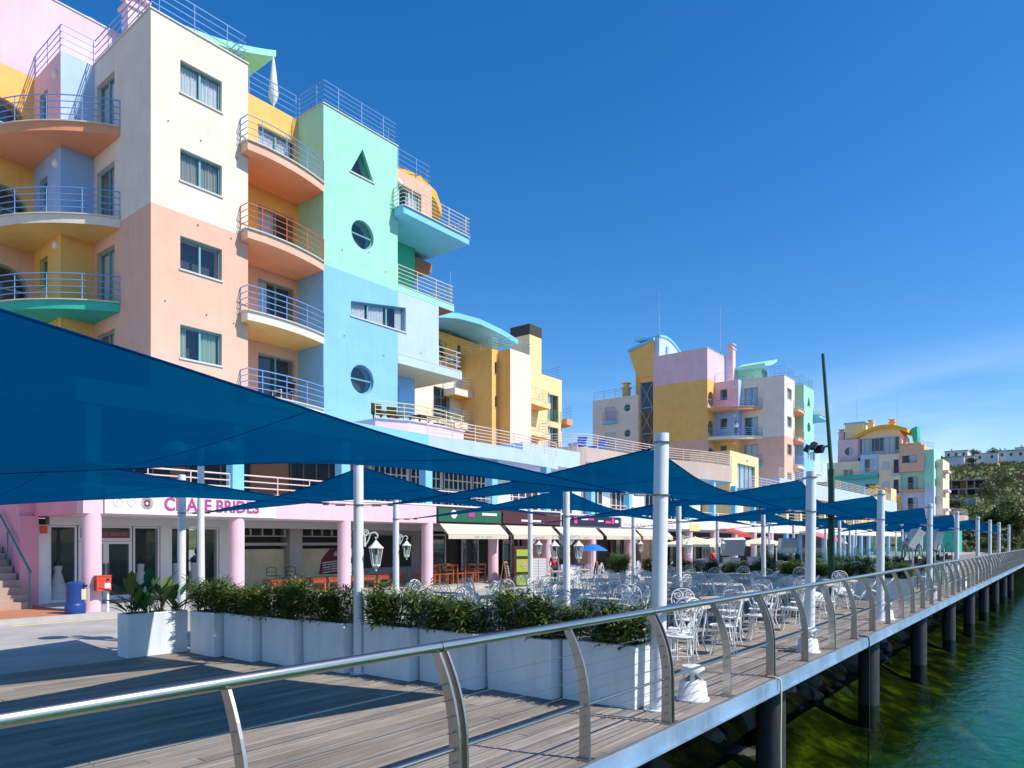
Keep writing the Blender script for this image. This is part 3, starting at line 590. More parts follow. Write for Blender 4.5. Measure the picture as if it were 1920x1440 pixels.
# furniture on the lowest balcony of the near block and the folded parasol on its roof
mb = MB().lathe([(.02, 0), (.04, .1), (.16, .35), (.2, .6), (.12, 1.4), (.05, 1.95), (.02, 2.1)], 10, (16.55, 25.7, 19.6)); mb.tube([(16.55, 25.7, 19.02), (16.55, 25.7, 21.85)], .025, 6); mb.lathe([(.22, 0), (.22, .06)], 12, (16.55, 25.7, 19.02))
tag(mb.build('folded_parasol', 'canvas_white', None, smooth=True, org=(16.55, 25.7, 19.02)), 'folded white parasol standing on the roof terrace beside the mint tower', 'parasol')
lc = empty('lounge_chair', (15.6, 23.6, 6.95), 'dark sun chair behind the rails of the low recess balcony', 'chair')
MB().obox((15.6, 23.6, 7.3), (.6, .62, .04)).build('seat', 'black', lc); MB().obox((15.9, 23.6, 7.6), (.05, .6, .6), 0, 0, (.25, 'Y')).build('backrest', 'black', lc)
for dx in (-.25, .25):
    MB().tube([(15.6 + dx, 23.32, 6.96), (15.6 + dx, 23.32, 7.5), (15.6 + dx, 23.88, 7.5), (15.6 + dx, 23.88, 6.96)], .018, 6).build('leg', 'white_frame', lc)
# the second block of the same design, farther along the quay, plus the wing that shows only there
bC = copy_tree(bA, loc=(10.45 + 63.5, 23.1, 0), label='second pastel block with tall mustard wall, pink top and winged blue roof', group='pastel apartment blocks')
bpy.context.view_layer.update()
OX = 63.5
def wing(B):
    A = 7.45 + OX; st = rect(36.5, 38.2, 8.0, 19.7)
    wall(B, 'yellow', A + .25, A + 6, 36.402, 38.3, 3.1, 20.2, [('-a', st)])
    w = window(B, '-a', A + .25, st, mull=(), hbar=(.25, .5, .75), frame='rail_grey', sill=False, name='stair_glazing', fw=.07, depth=.06)
    mb = MB()
    for k in range(4):
        z = 8.1 + 2.9 * k
        for p, q in (((36.6, z), (38.1, z + 2.75)), ((38.1, z), (36.6, z + 2.75))): mb.tube([P3('-a', A + .25, p[0], p[1], .02), P3('-a', A + .25, q[0], q[1], .02)], .035, 5)
    mb.build('brace', 'rail_grey', w)
    prof = [(38.25, 20.2), (38.7, 20.9), (39.4, 22.9), (39.5, 23.3), (36.42, 24.1), (36.42, 20.2)]
    MB().fprism('-a', A + .1, prof, 0, 4.5).build('flared_tower', 'yellow', B, fix=True)
    MB().fprism('-a', A - .1, [(39.6, 23.302), (36.3, 24.102), (36.3, 24.4), (39.6, 23.6)], 0, 4.9).build('roof_edge', 'sky_blue', B, fix=True)
    arc = [(A + .3 + 6.2 * i / 14, 24.1 + .75 * math.sin(math.pi * (i + 2) / 15) - .05 * i) for i in range(15)]
    MB().fprism('-b', 36.41, [(A + .3, 22.21)] + arc + [(A + 6.5, 22.21)], -.6, -.002).build('barrel_gable', 'pale_blue', B, fix=True)
    MB().fprism('-b', 35.7, [(x, z + .002) for x, z in arc] + [(x, z + .25) for x, z in reversed(arc)], 0, 3.2).build('barrel_roof', 'sky_blue', B, fix=True)
    MB().box(A + 1.9, A + 2.3, 35.62, 35.80, 22.3, 23.7).build('vent_slot', 'sky_blue', B)
    c = [circle(39.7, z, .42) for z in (17.0, 14.1)]; sw = [rect(41.2, 42.6, 15.7, 17.4), rect(41.2, 42.6, 12.7, 14.4)]
    wall(B, 'cream', A + .05, A + 6, 38.302, 44.3, 3.1, 18.35, [('-a', k) for k in c + sw])
    for k in c: window(B, '-a', A + .05, k, mull=(), hbar=(.5,), sill=False, name='round_window')
    for k in sw: window(B, '-a', A + .05, k, shutter=.99, sill=True)
    p = [(A + .05, 42.9), (A - .4, 42.7), (A - .6, 41.9), (A - .4, 41.1), (A + .05, 40.9)]
    balcony(B, p, 15.65, .3, 'sky_blue', 'sky_blue', p, 'rail_red', h=1.0, coping=False, label='small rounded balcony with red rails')
    wall_lamp(B, '-a', A + .05, 42.0, 18.0)
    railing(B, [(A + .12, 44.2, 18.35), (A + .12, 38.4, 18.35)], .95, 4, post=1.6)
    chimney(B, A + .8, 40.2, .7, .7, 18.35, 19.4, 'yellow'); chimney(B, A + .9, 38.6, .6, .6, 18.35, 21.2, 'deep_yellow')
wing(bC)
antenna(9.3 + OX, 36.6, 24.4, 30.0, 'thin mast rising from the blue barrel roof of the second block')
antenna(12.2 + OX, 30.6, 22.2, 27.9, 'thin mast beside the pink chimney of the second block')
# ================================================================== SHOPPING ARCADES (ground and first floor along the quay)
def column(root, a, b=18.3, r=.21, m='pink', z0=.10, z1=2.43):
    return MB().lathe([(r, 0), (r, z1 - z0)], 24, (a, b, z0)).build('column', m, root, smooth=True)
ar = empty('shopping_arcade', (6.6, 18.1, 0), 'pink columned shopping arcade under the nearest apartment block', 'arcade', 'shopping arcades')
CA = [6.9 + 3.72 * i for i in range(6)]
for a in CA: column(ar, a)
wall(ar, 'pink', 6.65, 18.35, 18.12, 18.5, 2.43, 3.06, name='beam'); wall(ar, 'maroon', 18.352, 26.3, 18.12, 18.5, 2.43, 3.06, name='beam')
wall(ar, 'rose', 6.65, 7.0, 18.502, 21.3, 2.43, 3.06, name='beam')
wall(ar, 'rose', 6.3, 6.72, 21.2, 30, .1, 2.43, name='pier'); wall(ar, 'rose', 6.3, 6.65, 21.302, 30, 2.432, 5.05, name='wall')
wall(ar, 'white_wall', 7.002, 26.3, 18.502, 23.0, 2.433, 3.05, name='slab')
MB().box(7.0, 26.3, 21.28, 21.6, 2.21, 2.432).build('lintel', 'white_frame', ar)
# bridal shop front
for a0, a1 in ((6.722, 6.98), (9.9, 10.2), (11.75, 12.1)): MB().box(a0, a1, 21.25, 21.6, .11, 2.21).build('pier', 'white_wall', ar)
def shop_window(a0, a1, z0, z1, name='shop_window', fw=.05):
    w = MB(); w.box(a0, a0 + fw, 21.30, 21.38, z0, z1).box(a1 - fw, a1, 21.30, 21.38, z0, z1).box(a0 + fw, a1 - fw, 21.30, 21.38, z0, z0 + fw * 1.6).box(a0 + fw, a1 - fw, 21.30, 21.38, z1 - fw, z1)
    w = w.build(name, 'white_frame', ar); MB().add([(a0 + fw, 21.34, z0), (a1 - fw, 21.34, z0), (a1 - fw, 21.34, z1), (a0 + fw, 21.34, z1)], [(0, 1, 2, 3)]).build('pane', 'shop_glass', w)
    return w
shop_window(6.99, 7.66, .12, 2.2); tr = shop_window(7.7, 9.1, 1.78, 2.2, 'transom'); shop_window(9.14, 9.89, .12, 2.2); shop_window(10.21, 11.74, .12, 2.2)
for a0, a1 in ((7.7, 8.4), (8.402, 9.1)):
    d = shop_window(a0, a1, .12, 1.77, 'shop_door', .075); MB().box(a0 + (.62 if a0 < 8 else .03), a0 + (.66 if a0 < 8 else .07), 21.24, 21.29, .8, 1.15).build('handle', 'dark_frame', d)
text('lettering', 'CHASE BRIDES', 'sign_pink', tr, (8.55, 21.42, 1.88), (R(90), 0, 0), .2, .004, .8, bold=.006)
MB().box(6.98, 11.74, 23.2, 23.3, .11, 2.43).build('shop_back_wall', 'dark_frame', ar); MB().box(12.0, 12.1, 21.61, 23.2, .11, 2.43).build('shop_side_wall', 'dark_frame', ar)
# closed unit with cream boards
MB().box(12.12, 17.1, 22.2, 22.3, .11, 2.43).build('shop_back_wall', 'tower_dark', ar)
MB().box(12.3, 14.55, 21.9, 21.98, .12, 1.5).build('board', 'poster_cream', ar); bd = MB().box(15.1, 17.05, 21.9, 21.98, .12, 1.5).build('board', 'poster_cream', ar)
MB().box(14.57, 15.08, 21.6, 22.19, .11, 2.21).build('pier', 'grey_wall', ar)
pm = MB().fprism('-b', 21.9, [(16.0, .55), (17.04, .55), (17.04, 1.49), (16.5, 1.49), (16.3, 1.3), (16.12, 1.1)], -.012, -.004); pm.build('poster', 'poster_maroon', bd)
st = MB()
for k in range(5): st.fprism('-b', 21.9, [(16.15, .58 + k * .09), (17.03, .66 + k * .09), (17.03, .70 + k * .09), (16.15, .62 + k * .09)], -.02, -.014)
st.build('poster_stripes', 'paper', bd); text('lettering', 'do', 'paper', bd, (16.8, 21.88, 1.22), (R(90), 0, 0), .26, .003, bold=.008)
gr = MB()
for a0, a1 in ((12.2, 14.5), (15.1, 17.05)):
    gr.box(a0, a1, 21.7, 21.76, 1.93, 1.97)
    k = a0
    while k <= a1: gr.box(k, k + .05, 21.68, 21.76, 1.97, 2.2); k += .44
gr.build('transom_grid', 'corrugated', ar); MB().box(12.12, 17.1, 21.72, 21.9, 1.62, 1.72).build('shutter_box', 'corrugated', ar)
cw = MB(); k = 17.14
while k < 20.6: cw.box(k, k + .055, 21.26 + .025 * (round((k - 17.14) / .055) % 2), 21.4, .11, 2.2); k += .055
cwo = cw.build('corrugated_wall', 'corrugated', ar); MB().box(17.5, 20.0, 21.20, 21.25, .75, 2.0).build('black_panel', 'black', cwo)
# restaurants: dark back walls, glazed doors
wall(ar, 'tower_dark', 20.62, 26.3, 22.4, 22.9, .11, 2.43, name='shop_back_wall')
for a0, w in ((21.3, .9), (22.25, .9), (24.2, 1.2)): window(ar, '-b', 22.3, rect(a0, a0 + w, .13, 2.1), frame='white_frame', mull=(), sill=False, depth=-.06, pdepth=.08, name='glass_door', fw=.08)
# first floor: slabs, blue posts, rails, dark shop units
MB().box(6.6, 26.3, 18.1, 23.0, 3.062, 3.12).build('terrace_edge', 'white_wall', ar)
for a in CA[1:] + [6.9]: MB().box(a - .17, a + .17, 18.2, 18.54, 3.122, 5.05).build('post', 'sky_blue', ar)
for i in range(6):
    a0 = CA[i] + .2; a1 = CA[i + 1] - .2 if i < 5 else 26.2
    railing(ar, [(a0, 18.3, 3.12), (a1, 18.3, 3.12)], .52, 3, 'rail_pink', post=1.2, r=.022)
wall(ar, 'brown', 6.66, 18.2, 21.7, 22.6, 3.122, 5.05); wall(ar, 'white_wall', 18.2, 26.3, 21.7, 22.6, 3.122, 5.05)
for i, a0 in enumerate((8.2, 10.9, 14.6)):
    window(ar, '-b', 21.7, rect(a0, a0 + 2.2, 3.2, 4.9), frame='dark_frame', mull=(.25, .5, .75), sill=False, depth=-.06, pdepth=-.01)
for a0 in (18.4, 20.4, 22.4, 24.3): window(ar, '-b', 21.7, rect(a0, a0 + 1.8, 3.25, 4.9), frame='white_frame', mull=(.17, .33, .5, .67, .83), hbar=(.25, .5, .75), sill=False, depth=-.06, pdepth=-.01, fw=.045)
# upper terraces
wall(ar, 'sky_blue', 6.5, 18.0, 18.15, 23.08, 5.052, 5.62, name='terrace_slab')
bp = [(18.0, 18.15), (20, 18.0), (22.5, 17.98), (25, 18.15), (26.5, 18.4)]
o = MB().prism(bp + [(26.5, 23.08), (18.0, 23.08)], 5.052, 5.62).build('terrace_slab', 'pale_blue', ar, fix=True); railing(o, smooth_path([(x, y + .08, 5.62) for x, y in bp], 4), .62, 5, 'rail_pink', post=1.2)
pk = [(17.6, 20.6), (18.8, 20.05), (20.4, 19.95), (22.15, 20.25), (22.3, 21.2), (22.3, 23.08), (17.6, 23.08)]
balcony(ar, pk, 6.42, .42, 'pink', 'rose', pk[:5], 'rail_yellow', h=.62, label='pink rounded terrace with yellow rails')
dt = empty('patio_table', (20.9, 21.3, 6.42), 'dark patio table behind the yellow rails of the pink terrace', 'table')
MB().box(20.3, 21.5, 21.0, 21.7, 6.95, 7.0).build('table_top', 'black', dt)
for x, y in ((20.35, 21.05), (21.4, 21.05), (20.35, 21.62), (21.4, 21.62)): MB().box(x, x + .06, y, y + .06, 6.42, 6.949).build('leg', 'black', dt)
for k, x in enumerate((18.4, 19.2)):
    dc = empty('patio_chair', (x, 21.2, 6.42), ('black patio chair beside the blue tower on the pink terrace', 'black patio chair between its twin and the dark table')[k], 'chair', 'chairs on the pink terrace')
    MB().box(x - .25, x + .25, 20.95, 21.45, 6.75, 6.85).build('seat', 'black', dc); MB().box(x - .25, x + .25, 21.45, 21.5, 6.75, 7.2).build('backrest', 'black', dc)
    for dx, dy in ((-.22, -.22), (.19, -.22), (-.22, .19), (.19, .19)): MB().box(x + dx, x + dx + .04, 21.2 + dy, 21.24 + dy, 6.42, 6.75).build('leg', 'black', dc)
# tiled stair climbing at the left end, with its green handrail
stt = empty('outdoor_stair', (5.4, 19.8, .1), 'tiled stair climbing beside the pink arcade wall', 'stair')
for k in range(9): MB().box(4.6, 6.26, 20.2 + .28 * k, 22.9, .1 + .17 * k + .0005, .1 + .17 * (k + 1)).build('step', 'stairs_tile', stt)
mb = MB().tube([(6.2, 20.1, 1.0), (6.2, 22.6, 2.6)], .028, 8).tube([(6.2, 20.2, .1), (6.2, 20.2, 1.06)], .02, 6).tube([(6.2, 21.8, 1.2), (6.2, 21.8, 2.08)], .02, 6); mb.build('handrail', 'hand_green', stt)
MB().tube([(4.62, 20.1, .5), (4.62, 22.6, 2.1)], .04, 8).build('string_edge', 'suit_maroon', stt)

# second arcade, between the blocks
ar2 = empty('shopping_arcade', (26.4, 18.1, 0), 'arcade stretch with beige curving roof terrace between the two blocks', 'arcade', 'shopping arcades')
for i in range(6, 14): column(ar2, 6.9 + 3.72 * i)
wall(ar2, 'white_wall', 26.32, 57, 18.12, 18.5, 2.43, 3.06, name='beam'); wall(ar2, 'white_wall', 26.32, 57, 18.502, 23, 2.433, 3.05, name='slab')
wall(ar2, 'tower_dark', 26.32, 57, 22.2, 22.9, .11, 2.43, name='shop_back_wall')
for i, a0 in enumerate((27.0, 30.2, 31.8, 34.5, 37.4, 39, 42, 45.5, 48.5, 51)):
    window(ar2, '-b', 22.1, rect(a0, a0 + 1.3, .13, 2.1), frame=['white_frame', 'wood_red', 'corrugated'][i % 3], mull=(.5,), sill=False, depth=-.06, pdepth=.08, name='glass_door', fw=.07)
for a0, a1 in ((28.5, 30), (33.2, 34.3), (40.6, 41.8), (47.0, 48.2)): MB().box(a0, a1, 21.7, 22.05, .11, 2.43).build('pier', 'salmon', ar2)
for i in range(6, 14):
    a = 6.9 + 3.72 * i; MB().box(a - .17, a + .17, 18.2, 18.54, 3.062, 5.6).build('post', 'sky_blue', ar2)
    railing(ar2, [(a + .2, 18.3, 3.06), (a + 3.5, 18.3, 3.06)], .55, 3, 'rail_pink', post=1.2)
    if i % 2: MB().box(a + .3, a + 1.9, 18.4, 18.44, 3.15, 4.6).build('banner_panel', 'sign_white', ar2)
wall(ar2, 'white_wall', 26.32, 57, 21.7, 22.6, 3.062, 5.6)
for i in range(9): window(ar2, '-b', 21.7, rect(27.2 + 3.2 * i, 29.4 + 3.2 * i, 3.15, 5.2), frame='white_frame', mull=(.25, .5, .75), sill=False, depth=-.06, pdepth=-.01)
cv = smooth_path([(31.6, 23.0, 0), (31.9, 22.0, 0), (32.9, 20.9, 0), (36, 20.5, 0), (40.9, 19.9, 0), (44, 18.9, 0), (47.0, 18.4, 0), (48.5, 18.9, 0), (49.2, 20.2, 0), (49.3, 22.4, 0)], 6); cv = [p[:2] for p in cv]
o = MB().prism(cv + [(49.3, 26), (31.6, 26)], 5.85, 6.95, 0, 0, 1).build('terrace_slab', ['beige', 'sky_blue'], ar2, fix=True); railing(o, [(x, y, 6.95) for x, y in cv], .72, 5, 'rail_pink', post=1.7)
wall(ar2, 'pale_blue', 26.6, 31.6, 20.5, 24, 5.602, 6.5, name='terrace_slab')
yb = [rect(51.5, 55.2, 5.2, 7.6)]
wall(ar2, 'pale_yellow', 50, 56, 19.5, 22.6, 3.062, 8.4, [('-b', yb[0])]); window(ar2, '-b', 19.5, yb[0], mull=(.25, .5, .75), sill=False, curtain=[(0, 1)])
balcony(ar2, [(50.1, 18.0), (57, 18.0), (57, 19.48), (50.1, 19.48)], 5.62, .55, 'pale_blue', 'pale_blue', [(50.2, 18.05), (56.9, 18.05)], 'rail_pink', h=.8)
ac_unit(bC, '-a', 10.45 + OX, 24.7, 5.3, 1.1, .9); wall_lamp(ar2, '-b', 19.5, 53.5, 8.0)
for k, (x, y) in enumerate(((33.6, 22.0), (35.4, 21.8))):
    lo = empty('sun_lounger', (x, y, 6.95), ('blue covered lounger at the corner of the beige terrace', 'blue covered lounger farther along the beige terrace')[k], 'lounger', 'blue loungers on the terrace')
    MB().obox((x, y, 7.25), (1.0, .6, .1)).build('mattress', 'parasol_blue', lo); MB().obox((x + .5, y, 7.5), (.1, .6, .6), 0, 0, (.4, 'Y')).build('backrest', 'parasol_blue', lo)
    for dx in (-.4, .4): MB().box(x + dx - .03, x + dx + .03, y - .28, y + .28, 6.95, 7.199).build('leg', 'white_iron', lo)
# third arcade in front of the second block
ar3 = empty('shopping_arcade', (57.2, 18.1, 0), 'far arcade stretch with yellow walls and long pale blue roof terrace', 'arcade', 'shopping arcades')
for i in range(14, 26): column(ar3, 6.9 + 3.72 * i, m='blue')
wall(ar3, 'white_wall', 57.02, 108, 18.12, 18.5, 2.43, 3.06, name='beam'); wall(ar3, 'white_wall', 57.02, 108, 18.502, 23, 2.433, 3.05, name='slab'); wall(ar3, 'tower_dark', 57.02, 108, 22.2, 22.9, .11, 2.43, name='shop_back_wall')
wall(ar3, 'tower_dark', 57.02, 108, 21.7, 22.6, 3.062, 5.5)
for i in range(14, 26): MB().box(6.75 + 3.72 * i, 7.25 + 3.72 * i, 18.2, 18.7, 3.062, 5.5).build('post', 'pale_yellow', ar3)
railing(ar3, [(57.2, 18.3, 3.06), (84, 18.3, 3.06)], 1.0, 4, 'white_frame', post=2.4)
wall(ar3, 'yellow', 84, 108, 18.3, 21.7, 3.062, 5.498)
cv = [p[:2] for p in smooth_path([(57.1, 18.2, 0), (66, 17.9, 0), (78, 17.7, 0), (92, 17.6, 0), (104, 18.1, 0), (108, 19, 0)], 5)]
o = MB().prism(cv + [(108, 26), (57.1, 26)], 5.5, 6.85, 0, 0, 1).build('terrace_slab', ['pale_blue', 'yellow'], ar3, fix=True); railing(o, [(x, y + .05, 6.85) for x, y in cv], .8, 5, 'rail_pink', post=2.4)
for i, a in enumerate((98, 103)): chimney(ar3, a, 19.6, .8, .8, 6.85, 8.2, 'deep_yellow')
MB().box(104, 107.5, 18.7, 22, 6.852, 8.8).build('stair_head', 'pale_yellow', ar3)

# ================================================================== THE YELLOW BLOCK BEHIND
bB = empty('apartment_building', (47, 40, 0), 'yellow and cream stepped block with sky blue crescent roof and dark topped shaft', 'building', 'pastel apartment blocks')
fw2 = [rect(43.0, 45.1, 12.4, 15.1), rect(43.0, 45.1, 9.2, 12.0)]; sl = rect(46.0, 46.45, 16.9, 19.3)
wall(bB, 'cream', 36, 46.498, 42.8, 50, 3, 16.6, [('-b', w) for w in fw2]); wall(bB, 'yellow', 36, 53, 42.8, 50, 16.6, 19.95, [('-b', sl)])
for w in fw2: o = window(bB, '-b', 42.8, w, sill=False); railing(bB, [(42.9, 42.7, w[0][1]), (42.9, 42.45, w[0][1]), (45.2, 42.45, w[0][1]), (45.2, 42.7, w[0][1])], .95, 5, 'rail_blue')
window(bB, '-b', 42.8, sl, mull=(), sill=False); wall_lamp(bB, '-b', 42.8, 47.5, 19.0)
w1 = [rect(46.86, 47.26, 16.3, 17.35), rect(46.9, 47.3, 13.4, 14.4)]
wall(bB, 'yellow', 46.5, 47.4, 39.2, 48, 3, 18.4, [('-b', w) for w in w1])
for w in w1: window(bB, '-b', 39.2, w, mull=(), frame='teal_frame')
wall(bB, 'cream', 47.402, 50.4, 37.9, 48, 3, 18.4, side='yellow')
railing(bB, [(46.55, 42.7, 18.4), (46.55, 39.25, 18.4), (47.35, 39.25, 18.4)], 1.0, 4, 'rail_grey'); railing(bB, [(47.45, 39.2, 18.4), (47.45, 37.95, 18.4), (50.35, 37.95, 18.4), (50.35, 40, 18.4)], 1.0, 4, 'rail_blue')
for z in (14.95, 12.1, 9.2): balcony(bB, [(44.2, 41.4), (46.48, 41.4), (46.48, 42.78), (44.2, 42.78)], z, .55, 'cream', 'deep_yellow', [(44.25, 42.7), (44.25, 41.45), (46.4, 41.45)], 'rail_blue', h=1.0)
ac_unit(bB, '-b', 42.8, 45.4, 17.2, 1.0, .9)
cr = [(37, 19.2), (39, 19.75), (41.1, 20.29), (42.7, 20.6), (45.4, 20.78), (48.2, 20.6), (50.7, 20.2)]
MB().fprism('-b', 39.6, [(a, z - .45) for a, z in cr] + [(a, z) for a, z in reversed(cr)], 0, 5).build('crescent_roof', 'sky_blue', bB, fix=True)
wall(bB, 'pale_yellow', 52.95, 54.85, 40, 42.3, 3, 21.3, name='shaft'); MB().box(52.93, 54.87, 39.98, 42.32, 21.302, 22.3).build('shaft_grille', 'tower_dark', bB)
rw = [rect(55.9, 57.7, 13.6, 16.2), rect(55.9, 57.7, 10.6, 13.0)]
wall(bB, 'pale_yellow', 50.402, 58.3, 40.002, 48, 3, 17.9, [('-b', w) for w in rw])
for w in rw: window(bB, '-b', 40.002, w, sill=False, curtain=[(0, .4)]); railing(bB, [(55.8, 39.8, w[0][1]), (57.8, 39.8, w[0][1])], 1.0, 5, 'rail_red' if w is rw[1] else 'hand_green')
for z in (14.75, 11.9): balcony(bB, [(50.42, 38.2), (54.4, 38.6), (54.4, 39.99), (50.42, 39.99)], z, .5, 'pale_yellow', 'yellow', [(50.5, 38.25), (54.35, 38.65), (54.35, 39.9)], 'rail_grey', h=1.05)
balcony(bB, [(58.32, 39.4), (59.6, 39.6), (60.2, 41), (58.32, 44)], 14.0, .55, 'orange', 'orange', [(58.35, 39.45), (59.55, 39.65), (60.1, 41)], 'rail_blue', h=1.3)
railing(bB, [(54.9, 40.1, 17.9), (58.2, 40.1, 17.9), (58.2, 43, 17.9)], 1.3, 5, 'rail_blue')
antenna(45.2, 42.9, 20.05, 25.6, 'thin mast above the crescent roof of the yellow block')

# ================================================================== THE FAR BLOCK
bD = empty('apartment_building', (140, 26, 0), 'farthest pastel block with curved yellow roof and glazed penthouse', 'building', 'pastel apartment blocks')
def fr(a, b0, b1, z0, z1, m, wins=(), **k):
    wall(bD, m, a, a + 8, b0, b1, z0, z1, [('-a', w) for w in wins], **k)
    for w in wins: window(bD, '-a', a, w, mull=(.5,), sill=False, curtain=[(0, .5)] if rnd.random() < .5 else [])
fr(138, 29.7, 35.4, 3, 16.2, 'warm_cream', [rect(31.0, 32.6, 13.3, 14.8)]); fr(137.6, 26.6, 29.698, 13.6, 17.2, 'pale_blue', [rect(27.4, 29.0, 14, 16.4)]); fr(137.6, 26.6, 29.698, 9.4, 12.9, 'aqua', [rect(27.2, 28.9, 9.9, 12.0)]); fr(137.8, 29.7, 33, 9.41, 12.9, 'aqua', [rect(30.2, 31.6, 9.9, 12.0)])
balcony(bD, [(137.6, 26.6), (136.4, 27), (135.9, 30), (136.4, 33.5), (138, 34.5), (138, 29.7), (137.6, 29.7)], 13.55, .6, 'green', 'aqua', [(137.5, 26.65), (136.45, 27.1), (136, 30), (136.5, 33.4)], 'rail_cream', h=1.1, label='curved green balcony')
fr(137.2, 23.25, 26.598, 9.5, 17.0, 'warm_cream', []); fr(137.2, 23.25, 26.598, 3, 9.498, 'deep_yellow', [rect(23.6, 24.6, 7.4, 9.0)])
for z in (14.4, 10.9):
    window(bD, '-a', 137.2, rect(25.0, 26.1, z, z + 1.3), shutter=.99, sill=False, depth=-.05, pdepth=-.005); window(bD, '-a', 137.2, rect(23.5, 24.3, z - .8, z + 1.6), sill=False, depth=-.05, pdepth=-.005, mull=())
    balcony(bD, [(137.18, 23.3), (136.5, 23.3), (136.5, 24.5), (137.18, 24.5)], z - .8, .3, 'sky_blue', 'sky_blue', [(136.55, 23.35), (136.55, 24.45)], 'rail_red', h=1.0, coping=False)
fr(136.6, 19.6, 23.248, 13.7, 18.2, 'salmon', [rect(20.6, 22.9, 15.2, 16.5)], side='salmon'); fr(137.6, 19.6, 23.248, 10.6, 13.698, 'mint', [rect(20.6, 22.2, 10.7, 12.9)]); fr(137.6, 19.6, 23.248, 7.0, 10.598, 'pale_blue', [rect(20.6, 22.2, 7.1, 9.3)])
for z, m in ((10.6, 'orange'), (7.0, 'warm_cream')): balcony(bD, [(137.58, 19.7), (136.3, 19.7), (136.3, 23.2), (137.58, 23.2)], z, .3, m, m, [(136.35, 19.75), (136.35, 23.15)], 'rail_cream', h=1.0, coping=False)
fr(137, 18.2, 19.598, 11.0, 17.3, 'mint', []); fr(137, 18.2, 19.598, 3, 10.998, 'pale_blue', []); fr(139.5, 17.2, 18.198, 3, 15.8, 'warm_cream', [])
for z in (14.2, 11.2, 8.2): window(bD, '-b', 18.2, rect(138.2, 139.2, z, z + 1.2), depth=-.06, pdepth=-.005, sill=False, mull=())
for z in (13.9, 10.6, 7.4): balcony(bD, [(139.5, 17.19), (139.3, 16.4), (143, 16.4), (143, 17.19)], z, .4, 'pink', 'pink', coping=False)
fr(140, 23.3, 33.8, 17.0, 18.0, 'warm_cream'); fr(139, 30.4, 33.8, 16.3, 20.4, 'pink', [circle(31.9, 18.2, .75)]); gz = rect(23.8, 30.2, 17.0, 20.3)
wall(bD, 'pink', 139.5, 147, 23.4, 30.398, 16.9, 20.6, [('-a', gz)]); window(bD, '-a', 139.5, gz, mull=(.12, .25, .37, .5, .62, .75, .87), sill=False, curtain=[(.1, .4), (.7, .95)])
arc = [(22.4 + 8.6 * i / 12, 19.9 + 2.0 * math.sin(math.pi * (i / 12 * .78 + .16))) for i in range(13)]
MB().fprism('-a', 138.6, [(u, z - .02) for u, z in arc] + [(u, z + .55) for u, z in reversed(arc)], 0, 9).build('curved_roof', 'deep_yellow', bD, fix=True)
MB().fprism('-a', 139.5, [(23.4, 20.602), (30.3, 20.602)] + [(u, z - .025) for u, z in reversed(arc) if 23.4 <= u <= 30.3], 0, 7).build('gable', 'pale_yellow', bD, fix=True)
wall(bD, 'pale_yellow', 140, 146, 29.6, 32.8, 20.62, 23.3, side='pale_yellow'); MB().box(139.9, 146.1, 29.4, 33, 23.302, 23.6).build('roof_edge', 'sky_blue', bD)
chimney(bD, 141, 33.6, .9, .9, 20.4, 22.0, 'pink'); chimney(bD, 141, 28.6, 1.0, .9, 21.6, 23.2, 'pale_yellow'); chimney(bD, 141, 25.2, .9, .9, 22.0, 23.0, 'deep_yellow')
MB().prism([(136.4, 20), (137, 23.2), (140, 24), (141, 20)], 18.2, lambda x, y: 18.5 + .06 * (y - 20)).build('roof_slab', 'deep_yellow', bD, fix=True)
MB().fprism('-a', 141, [(21.9, 19.3), (22.3, 21.6), (21.3, 22.0), (21.2, 19.3)], 0, 3).build('roof_canopy', 'green', bD, fix=True)
railing(bD, [(137.1, 18.3, 17.3), (137.1, 19.5, 17.3), (139, 21, 18.6)], 1.2, 5, 'rail_blue', post=.8); railing(bD, [(138.1, 34, 16.3), (138.1, 30.5, 16.3)], 1.0, 4, 'rail_grey')
wall(bD, 'green', 134, 140, 14.5, 23, -.1, 4.5); MB().prism([(132, 15), (134.5, 13.6), (140, 13.6), (140, 24), (132, 24)], 4.502, 6.0).build('terrace_slab', 'beige', bD, fix=True); railing(bD, [(132.1, 23.8, 6.0), (132.1, 15, 6), (134.5, 13.7, 6), (139.8, 13.7, 6)], 1.0, 5, 'rail_pink', post=1.8)
antenna(141, 31, 23.6, 31.0, 'thin mast above the cream roof box of the farthest block'); antenna(141, 24.4, 21.6, 28.8, 'thin mast above the curved yellow roof of the farthest block')

# ================================================================== THE HILL: houses, the unfinished building, trees
def house(x, y, w, d, h, m, label, rz=.3, wins=3, chim=True):
    z = hz(x, y) - 2.0; h += 1.2; r = empty('hill_house', (x, y, z), label, 'house', 'white houses along the hilltop')
    def box(mb, x0, x1, y0, y1, z0, z1): return mb.box(x + x0, x + x1, y + y0, y + y1, z + z0, z + z1)
    box(MB(), -d/2, d/2, -w/2, w/2, 0, h).build('wall', m, r); box(MB(), -d/2 - .2, d/2 + .2, -w/2 - .2, w/2 + .2, h + .002, h + .35).build('roof', 'roof_grey' if chim else m, r)
    for k in range(wins):
        u = -w/2 + w * (k + .5) / wins; box(MB(), -d/2 - .03, -d/2 - .004, u - .5, u + .5, h - 2.2, h - .8).build('window', 'dark_frame', r)
    if chim: box(MB(), -.4, .4, w*.25 - .35, w*.25 + .35, h + .352, h + 1.8).build('chimney', m, r)
    r.rotation_euler = (0, 0, rz - .3)
    return r
house(388, 42, 9, 10, 8.2, 'town_white', 'tall pale house at the crest beside the unfinished building'); house(392, 47, 8, 8, 6.0, 'town_grey', 'grey house half hidden behind the pink edged tower', wins=2)
